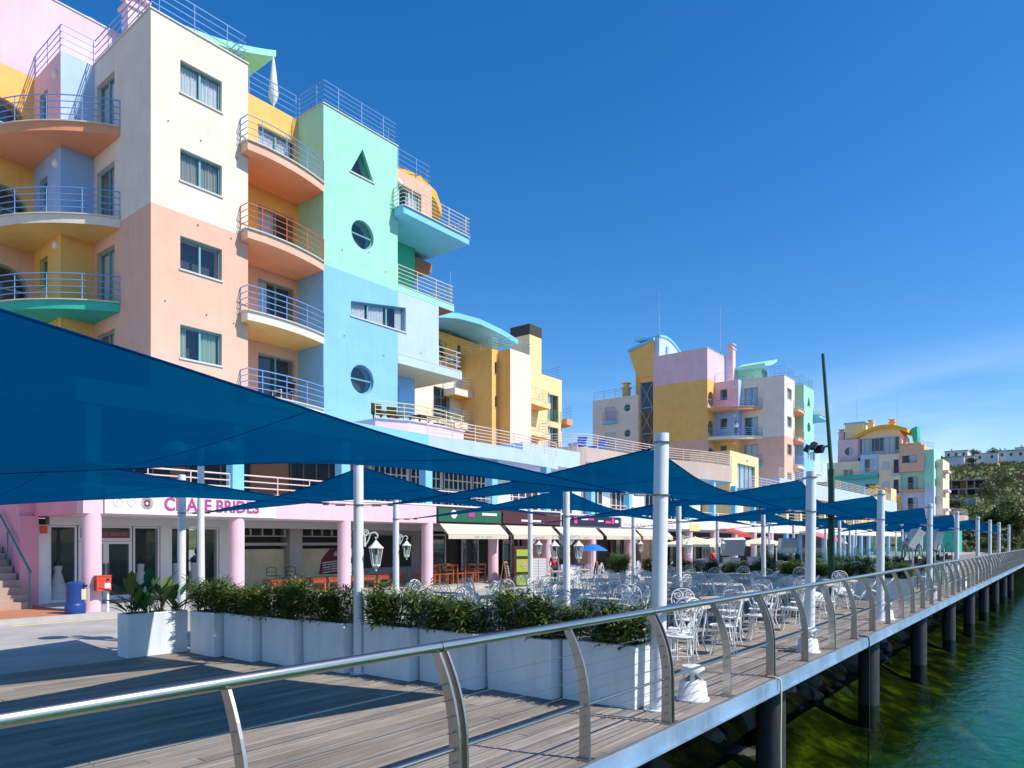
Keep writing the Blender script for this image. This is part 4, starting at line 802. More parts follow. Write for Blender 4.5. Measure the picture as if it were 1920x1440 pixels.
house(372, 44, 13, 6, 5.0, 'town_white', 'long low white house with blank wall above the ruin', wins=0); house(376, 38, 8, 6, 4.7, 'town_white', 'low white house in the middle of the hilltop row', wins=2)
house(380, 30, 9, 7, 5.3, 'town_white', 'white house with single chimney right of the hilltop trees', wins=2); house(384, 21, 10, 8, 5.8, 'town_white', 'white house at the end of the hilltop row', wins=3); house(430, 25, 13, 9, 12.0, 'town_grey', 'large grey house standing highest on the hill', wins=4); house(402, 16, 9, 8, 8, 'town_white', 'white house partly cut off at the edge of the view', wins=2)
un = empty('unfinished_building', (283, 29, 14), 'unfinished red brick building with open floors on the hillside', 'building')
for k, z in enumerate((13.5, 16.4, 19.3)):
    MB().box(279 + k, 292, 20.5, 37, z - .02, z + .35).build('floor_slab', 'grey_wall', un)
    for q in range(8):
        y = 21 + 2.2 * q
        if (q + k) % 3: MB().box(279.4 + k, 279.9 + k, y, y + .4, z + .352, z + 2.88).build('pillar', 'grey_wall', un)
        if (q * 7 + k * 3) % 4 != 1 and k: MB().box(280.2 + k, 280.5 + k, y + .4, y + 2.2, z + .352, z + (2.88 if q % 2 else 1.4)).build('brick_wall', 'brick_red', un)
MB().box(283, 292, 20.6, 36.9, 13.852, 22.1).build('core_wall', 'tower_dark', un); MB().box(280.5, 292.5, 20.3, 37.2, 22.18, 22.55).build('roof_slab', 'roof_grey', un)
rw = empty('retaining_wall', (258, 28, 10), 'grey concrete block wall with pilasters below the unfinished building', 'wall')
MB().box(257, 257.6, 22.8, 33.5, 8, 15.0).build('wall', 'grey_wall', rw)
for q in range(6): MB().box(256.8, 256.998, 22.9 + 2.05 * q, 23.2 + 2.05 * q, 8, 15.1).build('pilaster', 'stone', rw)
u2 = empty('unfinished_building', (322, 14, 18), 'second unfinished concrete shell at the right edge of the hillside', 'building')
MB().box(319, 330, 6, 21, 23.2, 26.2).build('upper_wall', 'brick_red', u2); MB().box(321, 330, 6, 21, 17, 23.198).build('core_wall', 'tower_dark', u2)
for q in range(6): MB().box(319.2, 319.7, 6.2 + 2.8 * q, 6.7 + 2.8 * q, 17, 23.198).build('pillar', 'grey_wall', u2)

def leaf_blob(name, m, parent, c, rad, n, size, seed, lobes=9, droop=0):
    """leaf sized quads clustered on many lobes through the crown volume"""
    q = random.Random(seed); mb = MB(); cs = []
    for k in range(lobes):
        v = Vector((q.gauss(0, 1), q.gauss(0, 1), q.gauss(0, 1))).normalized() * (q.random() ** .5) * .72
        cs.append((Vector((v.x * rad[0], v.y * rad[1], v.z * rad[2])), q.uniform(.28, .5)))
    for k in range(n):
        lc, lr = cs[q.randrange(lobes)]
        v = Vector((q.gauss(0, 1), q.gauss(0, 1), q.gauss(0, 1))).normalized() * (q.random() ** .35) * lr
        p = Vector(c) + lc + Vector((v.x * rad[0], v.y * rad[1], v.z * rad[2]))
        d = Vector((q.gauss(0, 1), q.gauss(0, 1), q.gauss(0, .7) - droop)).normalized(); s = d.orthogonal().normalized(); s = Matrix.Rotation(q.uniform(0, 6.28), 3, d) @ s
        l = size * q.uniform(.6, 1.3); w = l * .45
        mb.add([p, p + d * l * .5 + s * w * .5, p + d * l, p + d * l * .5 - s * w * .5], [(0, 1, 2, 3)])
    return mb.build(name, m, parent)
def tree(name, x, y, h, rad, m, label, seed, n=2600, size=.45, zb=None, trunk=.16):
    z = (hz(x, y) if zb is None else zb) - .3; r = empty(name, (x, y, z), label, 'tree' if h > 4 else 'bush', 'trees and scrub below the hill')
    q = random.Random(seed); mb = MB().tube([(x, y, z), (x + .2, y, z + h * .35), (x + q.uniform(-.4, .4), y + q.uniform(-.4, .4), z + h * .75)], [trunk * h * .12, trunk * h * .085, .05], 8)
    for k in range(6):
        an = k * 1.05 + q.random(); mb.tube([(x + .15, y, z + h * (.3 + .05 * k)), (x + math.cos(an) * rad[0] * .35, y + math.sin(an) * rad[1] * .35, z + h * (.45 + .05 * k)), (x + math.cos(an) * rad[0] * .65, y + math.sin(an) * rad[1] * .65, z + h * (.6 + .04 * k))], [.1, .07, .03], 5)
    mb.build('trunk', 'bark', r); leaf_blob('crown', m, r, (x, y, z + h - rad[2]), rad, n, size, seed, 14)
    return r
tree('pine_tree', 203, 11.2, 9.6, (5.4, 5.0, 4.0), 'leaf_tree', 'large green tree at the right edge below the hillside', 1, 4200, .8); tree('pine_tree', 214, 8.4, 9.8, (5.4, 5.0, 4.0), 'leaf_pine', 'dark tree behind the large one at the edge of the view', 2, 3600, .8)
for i, (x, y, h, rd, m, lab) in enumerate(((188, 24.5, 8, (4, 4, 3.2), 'leaf_scrub', 'olive bush beside the farthest pastel block'), (192, 20.5, 7.6, (4, 3.6, 3), 'leaf_scrub', 'brownish bush below the block wall'), (198, 18.3, 9.2, (4, 3.8, 3.6), 'leaf_tree', 'green bush left of the large tree'), (204, 16.6, 8.4, (3.6, 3.2, 3.2), 'leaf_scrub', 'dry grey bush touching the large tree'), (186, 28.5, 8.4, (4, 3.6, 3.4), 'leaf_tree', 'bush peeping out behind the farthest block'), (250, 18, 10, (5, 4.6, 4), 'leaf_scrub', 'pale green scrub on the slope above the large tree'), (280, 17.5, 8, (6, 5, 3.4), 'leaf_scrub', 'scrub right of the unfinished building'), (300, 20.5, 8, (6, 5, 3.6), 'leaf_tree', 'green scrub between the two unfinished buildings'))):
    tree('scrub_bush', x, y, h, rd, m, lab, 20 + i, 1700, .55)
for i, (x, y, h, rd, lab) in enumerate(((394, 39, 9, (3, 2.6, 3), 'dark round tree in the gap between hilltop houses'), (396, 35.8, 9.5, (3.2, 3, 2.6), 'umbrella shaped tree on the hill crest'), (408, 29, 11, (5, 4.4, 3), 'wide dark tree crown beside the large grey house'), (368, 47, 6.5, (2.6, 2.6, 3), 'dark cypress beside the block edge on the hilltop'), (418, 20.8, 9, (3, 2.6, 4), 'dark narrow tree against the grey house'), (370, 34.6, 4.2, (2, 2, 1.6), 'small dark bush in front of the low white house'))):
    tree('hilltop_tree', x, y, h, rd, 'leaf_pine', lab, 40 + i, 900, .7)

q = random.Random(77)
sp = []
while len(sp) < 46:
    x = q.uniform(152, 262); bb = x * q.uniform(.01, .15); 
    if x < 170 and bb > 14: continue
    sp.append((x, bb))
for k, (x, y) in enumerate(sorted(sp)):
    h = q.uniform(2.6, 5.2); tree('scrub_bush', x, y, h, (h * .62, h * .62, h * .42), ('leaf_scrub', 'leaf_tree', 'leaf_scrub')[k % 3], 'low %s bush in the scrub below the hill, %s from the deck end' % (('dry', 'green', 'olive')[k % 3], ORD[k // 3]), 100 + k, 620, .55, trunk=.1)
us = MB(); q = random.Random(5)
for k in range(7000):
    x = q.uniform(150, 390); y = x * q.uniform(-.02, .17); z = hz(x, y); s_ = q.uniform(.35, .9) * (1 + (x - 150) / 300); an = q.uniform(0, 6.28); d = Vector((math.cos(an) * .6, math.sin(an) * .6, q.uniform(.4, 1))).normalized(); t = d.orthogonal().normalized() * s_ * .5
    p = Vector((x, y, z - .1)); us.add([p - t * .6, p + d * s_ * .6 + t, p + d * s_ * 1.2, p + d * s_ * .6 - t], [(0, 1, 2, 3)])
tag(us.build('undergrowth', 'leaf_scrub'), 'dry scrub and grass covering the slope below the houses', 'scrub', kind='stuff')

for k, (x, y, h) in enumerate(((24.0, 23.6, 1.1), (24.5, 24.3, 1.4))):
    r = empty('potted_plant', (x, y, 9.97), ('dark leafy potted plant behind the rails of the pale blue terrace', 'taller potted plant at the back of the pale blue terrace')[k], 'plant', 'potted plants on the pale blue terrace')
    MB().lathe([(.13, 0), (.19, .3), (.2, .34), (.17, .34)], 16, (x, y, 9.972)).build('pot', 'terracotta', r, smooth=True); MB().tube([(x, y, 10.28), (x + .05, y, 10.2 + h * .6)], [.03, .015], 6).build('stem', 'bark', r); leaf_blob('foliage', 'leaf_tree', r, (x, y, 10.1 + h * .65), (.45, .45, .55), 420, .17, 300 + k, 8)
# ================================================================== QUAYSIDE RAILING
def rail_panel(a0, first):
    r = empty('railing_panel', (a0, 3.1, 0)); y0, y1 = 3.09, 3.25
    def post(a, name='post'):
        mb = MB(); prof = []
        for i in range(15):
            z = 1.045 * i / 14; y = y0 + (0 if z < .45 else .17 * ((z - .45) / .595) ** 2); w = .052 - .014 * i / 14
            prof.append((y, z, w))
        n = len(prof); vs = []
        for y, z, w in prof: vs += [(a - .009, y - w, z), (a + .009, y - w, z), (a + .009, y + w, z), (a - .009, y + w, z)]
        fs = [(0, 3, 2, 1), (4*n-4, 4*n-3, 4*n-2, 4*n-1)]
        for i in range(n - 1):
            for j in range(4): fs.append((4*i + j, 4*i + (j+1) % 4, 4*i + 4 + (j+1) % 4, 4*i + 4 + j))
        o = mb.add(vs, fs).build('post', 'steel_flat', r, fix=True)
        MB().box(a - .05, a + .05, y0 - .075, y0 + .075, .001, .013).build('base_plate', 'steel_flat', o)
        return o
    post(a0 + .035); post(a0 + 1.5); post(a0 + 2.965)
    MB().tube([(a0 + .004, 3.262, 1.075), (a0 + 2.996, 3.262, 1.075)], .0345, 20).build('handrail', 'steel', r, smooth=True)
    MB().tube([(a0 + 2.99, 3.262, 1.075), (a0 + 3.01, 3.262, 1.075)], .031, 16).build('joint', 'black_metal', r, smooth=True)
    MB().tube([(a0 + .02, y0, .44), (a0 + 2.98, y0, .44)], .0125, 10).build('rod', 'steel', r, smooth=True)
    for z in (.10, .19, .275, .355, .55, .65, .75, .85):
        y = y0 + (0 if z < .45 else .17 * ((z - .45) / .595) ** 2); c = MB().tube([(a0 + .02, y, z), (a0 + 2.98, y, z)], .0026, 5)
        for a in (a0 + .045, a0 + 2.9): c.tube([(a, y, z), (a + .05, y, z)], .006, 5)
        c.build('cable', 'cable', r)
    return r
RG = 'stainless railing panels along the quay'
pr = rail_panel(.335, True)
tag(pr, 'stainless railing panel nearest the camera with thick tube handrail', 'railing', RG)
tag(copy_tree(pr, (-2.665, 3.1, 0)), 'stainless railing panel cut off by the left edge of the view', 'railing', RG)
for i in range(1, 36):
    lab = {1: 'stainless railing panel in front of the three nearest white planters', 2: 'stainless railing panel beside the nearest white bollard light'}.get(i, 'stainless railing panel with curved posts, %s along the quay from the camera' % ORD[i])
    tag(copy_tree(pr, (.335 + 3.0 * i, 3.1, 0), skip=('cable',) if i > 16 else ()), lab, 'railing', RG)

# ================================================================== SHADE SAILS AND THEIR POLES
COLS = [.9, 6.4, 11.6, 17.0, 24.6, 31.6, 39.2, 45.5, 51.5, 60]
PT = {(1, 0): (6.76, 3.42), (1, 1): (6.12, 7.5), (1, 2): (5.97, 12.05), (2, 0): (12.0, 3.35), (2, 1): (11.4, 7.7), (2, 2): (10.5, 11.6), (3, 0): (17.4, 3.35), (3, 1): (16.2, 7.6), (3, 2): (15.4, 11.6), (4, 0): (24.7, 3.4), (4, 1): (22.6, 7.7), (4, 2): (21.2, 11.6), (5, 2): (28.4, 11.6), (0, 0): (.45, 3.45)}
ROWS = [3.45, 7.6, 11.75]
HI, LO = 2.82, 2.26
def pole_pos(i, j):
    return PT.get((i, j), (COLS[i], ROWS[j]))
PR = {}
def pole(i, j):
    a, b = pole_pos(i, j); r = .078 if j == 0 else .066; lean = .10 if i % 2 else -.06
    h = 2.9; o = empty('sail_pole', (a, b, 0)); top = (a + (.10 if j == 0 else .02), b - (.0 if j == 0 else -.03), h)
    MB().tube([(a, b, .012), top], [r * 1.05, r], 20).build('shaft', 'white_paint', o, smooth=True)
    MB().lathe([(r * 1.9, 0), (r * 1.9, .012)], 20, (a, b, 0)).build('base_plate', 'white_paint', o); MB().lathe([(r * .98, 0), (r * .98, .02), (.01, .03)], 20, (top[0], top[1], top[2] - .001)).build('cap', 'white_paint', o)
    e = MB()
    for z in (HI, LO): 
        f = z / h; c = Vector((a + (top[0] - a) * f, b + (top[1] - b) * f, z)); e.tube([c + Vector((r * 1.15 * math.cos(q), r * 1.15 * math.sin(q), 0)) for q in [k * math.pi / 6 for k in range(12)]], .009, 5, True)
    e.build('ring_bolt', 'steel_flat', o); PR[(i, j)] = (Vector((a, b, 0)), Vector(top), r)
    where = ('by the railing', 'in the middle of the terrace', 'at the promenade edge')[j]
    lab = {(1, 0): 'thick white sail pole rising by the railing at the end of the planters', (2, 0): 'white sail pole by the railing in front of the green mast', (3, 0): 'third white sail pole by the railing beyond the green mast', (1, 1): 'white sail pole standing in the gap between oleander planters', (1, 2): 'white sail pole behind the broad leaved plants near the bridal shop',
           (2, 1): 'white sail pole with lantern amid the near tables', (2, 2): 'white sail pole with lantern before the dark closed shop'}.get((i, j), ('white sail pole %s, %s along its row from the camera' % (where, ORD[i - 1])))
    return tag(o, lab, 'pole', 'white poles carrying the shade sails')
for i in range(len(COLS)):
    for j in range(3):
        if not (i == 0): pole(i, j)
        else:
            a, b = pole_pos(i, j); PR[(i, j)] = (Vector((a, b, 0)), Vector((a, b, 2.9)), .07)
def anchor(i, j, z, toward):
    p, t, r = PR[(i, j)]; c = p + (t - p) * (z / 2.9); d = (toward - c); d.z = 0; d.normalize(); return c + d * (r + .02), d
def sail(i, j):
    pp = [pole_pos(*k) for k in ((i, j), (i + 1, j), (i, j + 1), (i + 1, j + 1))]; cen = Vector((sum(p[0] for p in pp) / 4, sum(p[1] for p in pp) / 4, 2.5))
    corners = []; hw = MB()
    for (ii, jj, z) in ((i, j, HI), (i + 1, j, LO), (i + 1, j + 1, HI), (i, j + 1, LO)):
        z = 2.05 if (ii, jj) == (0, 2) else (2.52 if (i, j, ii, jj) == (0, 1, 1, 2) else z); p, d = anchor(ii, jj, z, cen); g = .24 if z == HI else .30
        q = p + d * g + Vector((0, 0, (2.5 - z) * .05)); corners.append(q)
        hw.tube([p, q], .008, 5); hw.tube([p + d * g * .3, p + d * g * .72], .017, 6); hw.tube([q + d * .0, q + d * .08], .02, 6)
    A, B, Cc, D = corners; n = 18; rows = []
    def edge(P, Q, t, sag):
        v = P.lerp(Q, t); c = (A + B + Cc + D) / 4; dd = c - v; dd.z *= .4; return v + dd.normalized() * sag * 4 * t * (1 - t)
    sg = .30
    for r in range(n + 1):
        v = r / n; row = []
        for c in range(n + 1):
            u = c / n
            e0, e1, e2, e3 = edge(A, B, u, sg), edge(D, Cc, u, sg), edge(A, D, v, sg * .8), edge(B, Cc, v, sg * .8)
            bil = A * (1-u) * (1-v) + B * u * (1-v) + D * (1-u) * v + Cc * u * v
            row.append(e0 * (1-v) + e1 * v + e2 * (1-u) + e3 * u - bil)
        rows.append(row)
    lab = {(0, 0): 'huge blue shade sail sweeping over the near deck', (0, 1): 'blue shade sail behind the huge one, reaching towards the bridal shop', (1, 0): 'blue shade sail peaking at the thick near pole', (1, 1): 'blue shade sail peaking at the pole between the planters', (2, 0): 'blue shade sail peaking at the pole before the green mast'}.get((i, j), 'blue shade sail of the row %s, %s from the camera' % ('along the railing' if j == 0 else 'nearer the shops', ORD[i]))
    r = empty('shade_sail', tuple(cen), lab, 'shade sail', 'blue shade sails')
    MB().grid(rows).build('cloth', 'sail', r, smooth=True)
    bd = MB(); loop = rows[0] + [x[-1] for x in rows[1:]] + rows[-1][::-1][1:] + [x[0] for x in rows[::-1][1:-1]]
    bd.tube(loop, .008, 5, True); bd.build('hem', 'sail', r, smooth=True); hw.build('turnbuckle', 'steel_flat', r)
    sm = MB()
    for kk in (n // 3, 2 * n // 3): sm.tube([x[kk] for x in rows], .003, 4); sm.build('seam', 'sail', r)
for i in range(len(COLS) - 1):
    for j in range(2): sail(i, j)

# ================================================================== PLANTERS
def leaf(mb, p, d, l, w, bend, up=Vector((0, 0, 1))):
    s = d.cross(up); s = s.normalized() if s.length > 1e-4 else Vector((1, 0, 0)); u = s.cross(d).normalized()
    a = p + d * l * .5 - u * bend * l * .12; b = p + d * l - u * bend * l * .45; k = u * w * .18
    mb.add([p, a + s * w * .5 + k, b, a - s * w * .5 + k, a], [(0, 1, 4), (1, 2, 4), (2, 3, 4), (3, 0, 4)])
def oleander(seed, L_, D_, H_, n):
    q = random.Random(seed); mb = MB(); st = MB()
    for k in range(16):
        x = q.uniform(-L_/2 + .06, L_/2 - .06); y = q.uniform(-D_/2 + .05, D_/2 - .05); hh = H_ * q.uniform(.6, 1.0)
        tx = x + q.uniform(-.14, .14); ty = y + q.uniform(-.12, .12)
        pts = [Vector((x, y, 0)), Vector((x * .6 + tx * .4, y * .6 + ty * .4, hh * .5)), Vector((tx, ty, hh))]; st.tube(pts, [.008, .006, .003], 5)
        for m in range(n // 16):
            t = q.uniform(.12, 1.0); p = pts[0].lerp(pts[1], t * 2) if t < .5 else pts[1].lerp(pts[2], t * 2 - 1)
            an = q.uniform(0, 6.283); d = Vector((math.cos(an), math.sin(an), q.uniform(-.15, 1.1))).normalized()
            p = p + d * q.uniform(0, .05) + Vector((q.gauss(0, .035), q.gauss(0, .03), q.gauss(0, .02)))
            leaf(mb, p, d, q.uniform(.08, .16), q.uniform(.016, .027), q.uniform(0, 1))
    return mb, st
PV = []
for k in range(4):
    f, s = oleander(50 + k, .92, .36, .50, 2900); PV.append((f.mesh('foliage', 'leaf_oleander'), s.mesh('stem', 'bark')))
def planter_box(root, x, y, L_, D_, H_, rz):
    mb = MB(); t = .03; o = empty('tmp', (0, 0, 0)); bpy.data.objects.remove(o)
    def ring(z, w): return [(-L_/2 + w, -D_/2 + w, z), (L_/2 - w, -D_/2 + w, z), (L_/2 - w, D_/2 - w, z), (-L_/2 + w, D_/2 - w, z)]
    c = .012; rings = [ring(0, .004), ring(H_ - c, 0), ring(H_, c), ring(H_, t), ring(H_ - .07, t)]; vs = [p for r in rings for p in r]; fs = [(3, 2, 1, 0)]
    for i in range(4):
        for j in range(4): fs.append((4*i + j, 4*i + (j+1) % 4, 4*i + 4 + (j+1) % 4, 4*i + 4 + j))
    mb.add(vs, fs); me = mb.mesh('box', 'planter_white'); b = bpy.data.objects.new('box', me); col.objects.link(b); b.parent = root
    s = bpy.data.objects.new('soil', MB().add(ring(H_ - .06, t * .9), [(0, 1, 2, 3)]).mesh('soil', 'soil')); col.objects.link(s); s.parent = root
def planter(x, y, rz, label, k, group='white planters edging the terrace', L_=.92, D_=.36, H_=.665, sc_=(1, 1, 1)):
    r = empty('planter', (x, y, .002), label, 'planter', group, rz); planter_box(r, x, y, L_, D_, H_, rz)
    for me, nm in ((PV[k % 4][0], 'foliage'), (PV[k % 4][1], 'stem')):
        o = bpy.data.objects.new(nm, me); col.objects.link(o); o.parent = r; o.location = (0, 0, H_ - .06); o.rotation_euler = (0, 0, math.pi * (k // 4)); o.scale = sc_
    return r
ang = math.atan2(11.0 - 3.58, 5.5 - 6.64)     # the row runs from the railing towards the shops
labs = ['white oleander planter at the railing end, half sunlit', 'white oleander planter second from the railing', 'white oleander planter third from the railing', 'white oleander planter just before the pole in the row', 'white oleander planter just beyond the pole in the row', 'white oleander planter sixth from the railing', 'white oleander planter next to the corner one', 'white oleander planter beside the broad leaved planter']
PB = [(3.59, 4.49), (4.53, 5.49), (5.53, 6.49), (6.53, 7.40), (7.63, 8.50), (8.54, 9.35), (9.39, 10.19), (10.23, 10.97)]
for k, (b0, b1) in enumerate(PB):
    b = (b0 + b1) / 2; a = 6.63 - .151 * (b - 3.59) + .18
    planter(a, b, R(90) + rnd.uniform(-.03, .03), labs[k], k, L_=b1 - b0, sc_=((b1 - b0) / .9 * 1.1, 1.2, (1.0, 1.12, .98, 1.16, 1.05, 1.2, 1.02, 1.1)[k]), H_=.665 + rnd.uniform(-.012, .012))
r = empty('planter', (5.16, 11.32, .002), 'sunlit white planter of broad leaved plants at the corner of the terrace', 'planter', 'white planters edging the terrace', 0)
planter_box(r, 0, 0, .92, .36, .665, 0)
bl = MB(); q = random.Random(5)
for cx in (-.33, -.1, .12, .36):
    for k in range(17):
        an = q.uniform(0, 6.283); el = q.uniform(.7, 1.45); d = Vector((math.cos(an) * math.cos(el), math.sin(an) * math.cos(el), math.sin(el)))
        p = Vector((cx + q.gauss(0, .03), q.gauss(0, .03), .6)); ln = q.uniform(.08, .46); e = p + d * ln; bl.tube([p, p + d * ln * .6, e], [.008, .006, .004], 5)
        s = d.cross(Vector((0, 0, 1))).normalized(); u = s.cross(d); L2 = q.uniform(.22, .38); W2 = L2 * .38; rows = []
        d2 = (d - u * .25).normalized()
        for i in range(6):
            t = i / 5; w = W2 * math.sin(math.pi * min(1, t * .92 + .04)) ** .7 * (1 if t < 1 else 0); c = e + d2 * L2 * t - u * .10 * L2 * t * t * 2; rows.append([c - s * w * .5 + u * w * .15, c, c + s * w * .5 + u * w * .15])
        bl.grid(rows)
bo = bl.mesh('foliage', 'leaf_broad'); o = bpy.data.objects.new('foliage', bo); col.objects.link(o); o.parent = r
# far hedge planters that close the seating area
for k in range(9):
    planter(23.6 - .03 * k, 4.1 + .98 * k, ang, 'white oleander planter behind the far tables, %s from the railing' % ORD[k], k + 1, 'planters closing the far side of the tables', sc_=(1, 1.1, 1.05))
for k in range(7): planter(31.2 + .1 * k, 4.6 + 1.0 * k, ang, 'oleander planter behind the glass screens, %s from the railing' % ORD[k], k, 'planters behind the glass screens', sc_=(1, 1.1, 1.2))
planter(22.0, 12.7, .2, 'bushy planter on the promenade beside two slim poles', 2, 'planters closing the far side of the tables', sc_=(1, 1.4, 1.5))

# ================================================================== IRON CHAIRS AND TABLES
def spiral(cx, cz, r0, r1, turns, a0, n=22, sgn=1): return [(cx + (r0 + (r1 - r0) * i / n) * math.cos(a0 + sgn * turns * 2 * math.pi * i / n), cz + (r0 + (r1 - r0) * i / n) * math.sin(a0 + sgn * turns * 2 * math.pi * i / n)) for i in range(n + 1)]
def chair_proto():
    r = empty('iron_chair', (0, 0, 0)); tr = .0085
    def bk(x, z): return (x, .19 + .12 * (z / .5) ** 1.2, .45 + z)
    s = MB().lathe([(.198, -.012), (.205, 0), (.19, .004)], 22, (0, 0, .45), sx=1, sy=1); s.build('seat', 'white_iron', r, smooth=True)
    sr = MB().tube([(.205 * math.cos(k * .2618), .205 * math.sin(k * .2618), .45) for k in range(24)], .011, 6, True); sr.build('seat_ring', 'white_iron', r, smooth=True)
    b = MB(); half = [(-.09, .0), (-.15, .1), (-.19, .22), (-.2, .33), (-.165, .43), (-.09, .485), (0, .5)]
    hp = smooth_path([(x, z, 0) for x, z in half], 4); arch = [bk(p[0], max(p[1], 0)) for p in hp]; arch += [(-p[0], p[1], p[2]) for p in arch[::-1][1:]]; b.tube(arch, tr * 1.15, 6)
    for sg in (1, -1):
        b.tube([bk(sg * x, z) for x, z in [(0, .03), (-.05, .10), (-.11, .2), (-.165, .30)]], tr, 5)
        b.tube([bk(sg * x, z) for x, z in spiral(-.083, .385, .092, .018, 1.7, 2.2, 24, -1)], tr * .9, 5)
        b.tube([bk(sg * x, max(z, .005)) for x, z in spiral(-.072, .075, .062, .014, 1.5, 4.6, 18, 1)], tr * .85, 5)
        b.tube([(sg * x, .15 + .02, .45 + z) for x, z in []] or [bk(sg * -.2, .30), bk(sg * -.17, .2)], tr * .8, 5)
    b.build('backrest', 'white_iron', r, smooth=True)
    for sx_, sy_ in ((-1, -1), (1, -1), (-1, 1), (1, 1)):
        MB().tube(smooth_path([(.15 * sx_, .14 * sy_, .445), (.165 * sx_, .155 * sy_, .36), (.16 * sx_, .15 * sy_, .15), (.195 * sx_, .185 * sy_, .008)], 3), .0105, 6).build('leg', 'white_iron', r, smooth=True)
    st = MB().tube([(-.158, -.148, .18), (-.158, .148, .18)], .007, 5).tube([(.158, -.148, .18), (.158, .148, .18)], .007, 5).tube([(-.158, .0, .18), (.158, 0, .18)], .007, 5); st.build('stretcher', 'white_iron', r)
    return r
def table_proto(kind):
    r = empty('iron_table', (0, 0, 0)); t = MB()
    if kind == 0: t.lathe([(.43, 0), (.44, .012), (.44, .03), (.43, .036)], 32, (0, 0, .70)); lp = .27
    else: t.box(-.48, .48, -.36, .36, .70, .735); lp = .30
    t.build('table_top', 'table_top', r, smooth=(kind == 0))
    for sx_, sy_ in ((-1, -1), (1, -1), (-1, 1), (1, 1)):
        MB().tube(smooth_path([(lp * sx_, lp * .9 * sy_, .699), (lp * sx_, lp * .85 * sy_, .5), (lp * .85 * sx_, lp * .75 * sy_, .2), (lp * 1.05 * sx_, lp * .95 * sy_, .004)], 3), .016, 7).build('leg', 'white_iron', r, smooth=True)
    rg = MB().tube([(lp * .9 * math.cos(k * .3927), lp * .82 * math.sin(k * .3927), .25) for k in range(16)], .008, 5, True); rg.tube([(lp * math.cos(k * .3927), lp * math.sin(k * .3927), .66) for k in range(16)], .01, 5, True); rg.build('brace_ring', 'white_iron', r)
    return r
ch0 = chair_proto(); tb = [table_proto(0), table_proto(1)]; used = {0: False, 1: False, 'c': False}
CG, TG = 'white scrolled iron chairs on the terrace', 'iron tables on the terrace'
def put(proto, key, x, y, rz, label, cat, group, tilt=0):
    if not used[key]: o = proto; used[key] = True; o.location = (x, y, .002); o.rotation_euler = (0, 0, rz)
    else: o = copy_tree(proto, (x, y, .002), rz)
    tag(o, label, cat, group)
    if tilt:
        # the chair leans forward so that its backrest rests on the table edge
        o.rotation_euler = (tilt, 0, rz)
        o.location = (x, y, .002 + abs(math.sin(tilt)) * .195)
    return o
put(ch0, 'c', 9.55, 4.55, R(170), 'heart backed iron chair turned to the railing beside the near bollard', 'chair', CG)
nn = 0
for i in range(8):
    for j in range(4):
        x = 8.6 + 1.92 * i + .25 * (j % 2); y = 4.95 + 1.72 * j + rnd.uniform(-.1, .1)
        if (i == 0 and j == 0): x += .35
        if any(math.hypot(x - PR[k][0].x, y - PR[k][0].y) < .62 for k in PR): x += .75
        if math.hypot(x - 22.3, y - 5.6) < .7: continue
        kind = (i + j) % 2; zone = 'near' if i < 3 else ('middle' if i < 6 else 'far'); side = ('railing row', 'second row from railing', 'third row from railing', 'promenade row')[j]
        put(tb[kind], kind, x, y, rnd.uniform(-.15, .15), '%s iron table, %s from the planters, %s' % (('round', 'rectangular')[kind], ORD[i], side), 'table', TG)
        for k in range(4):
            an = math.pi / 2 * k + rnd.uniform(-.25, .25) + .3
            if rnd.random() < .08: continue
            lean = (i >= 5 and k in (1, 2, 3)); dist = .62 if not lean else .60
            cx = x + math.cos(an) * dist * (1.08 if kind else 1); cy = y + math.sin(an) * dist
            if cy < 3.75: continue
            put(ch0, 'c', cx, cy, an - math.pi / 2 + rnd.uniform(-.35, .35), '%s iron chair on the %s side of the %s table, %s' % ('tipped' if lean else 'white', ('far', 'shop', 'near', 'railing')[k], ORD[i], side), 'chair', CG, -.42 if lean else 0); nn += 1
for i in range(9):
    for j in range(3):
        x = 26 + 1.9 * i; y = 5 + 2.2 * j
        if rnd.random() < .45: continue
        for an, sd_ in ((0.4, 'far'), (2.0, 'shop'), (3.6, 'near'), (5.1, 'railing')): put(ch0, 'c', x + .6 * math.cos(an), y + .6 * math.sin(an), an - 1.57, 'iron chair beyond the hedge, %s side of the %s table, %s row from railing' % (sd_, ORD[i], ORD[j]), 'chair', 'iron chairs beyond the hedge')
        put(tb[0], 0, x, y, 0, 'round iron table beyond the hedge, %s from it, %s row from the railing' % (ORD[i], ORD[j]), 'table', 'iron tables beyond the hedge')
# chairs and tables of the restaurants on the promenade
for i, (x, y) in enumerate(((22.5, 15.6), (24.6, 15.9), (27.6, 15.8), (29.3, 16.1), (30.6, 15.6), (31.8, 16.2))):
    for an, sd_ in ((0.2, 'far'), (1.8, 'shop'), (3.3, 'near'), (4.9, 'terrace')): put(ch0, 'c', x + .6 * math.cos(an), y + .6 * math.sin(an), an - 1.57, 'iron chair before the awnings, %s side of the %s table there' % (sd_, ORD[i]), 'chair', 'iron chairs before the awnings').scale = (.84, .84, .84)
    put(tb[0], 0, x, y, 0, 'round iron table on the promenade before the awnings, %s from the pub' % ORD[i], 'table', 'iron tables before the awnings').scale = (.84, .84, .84)
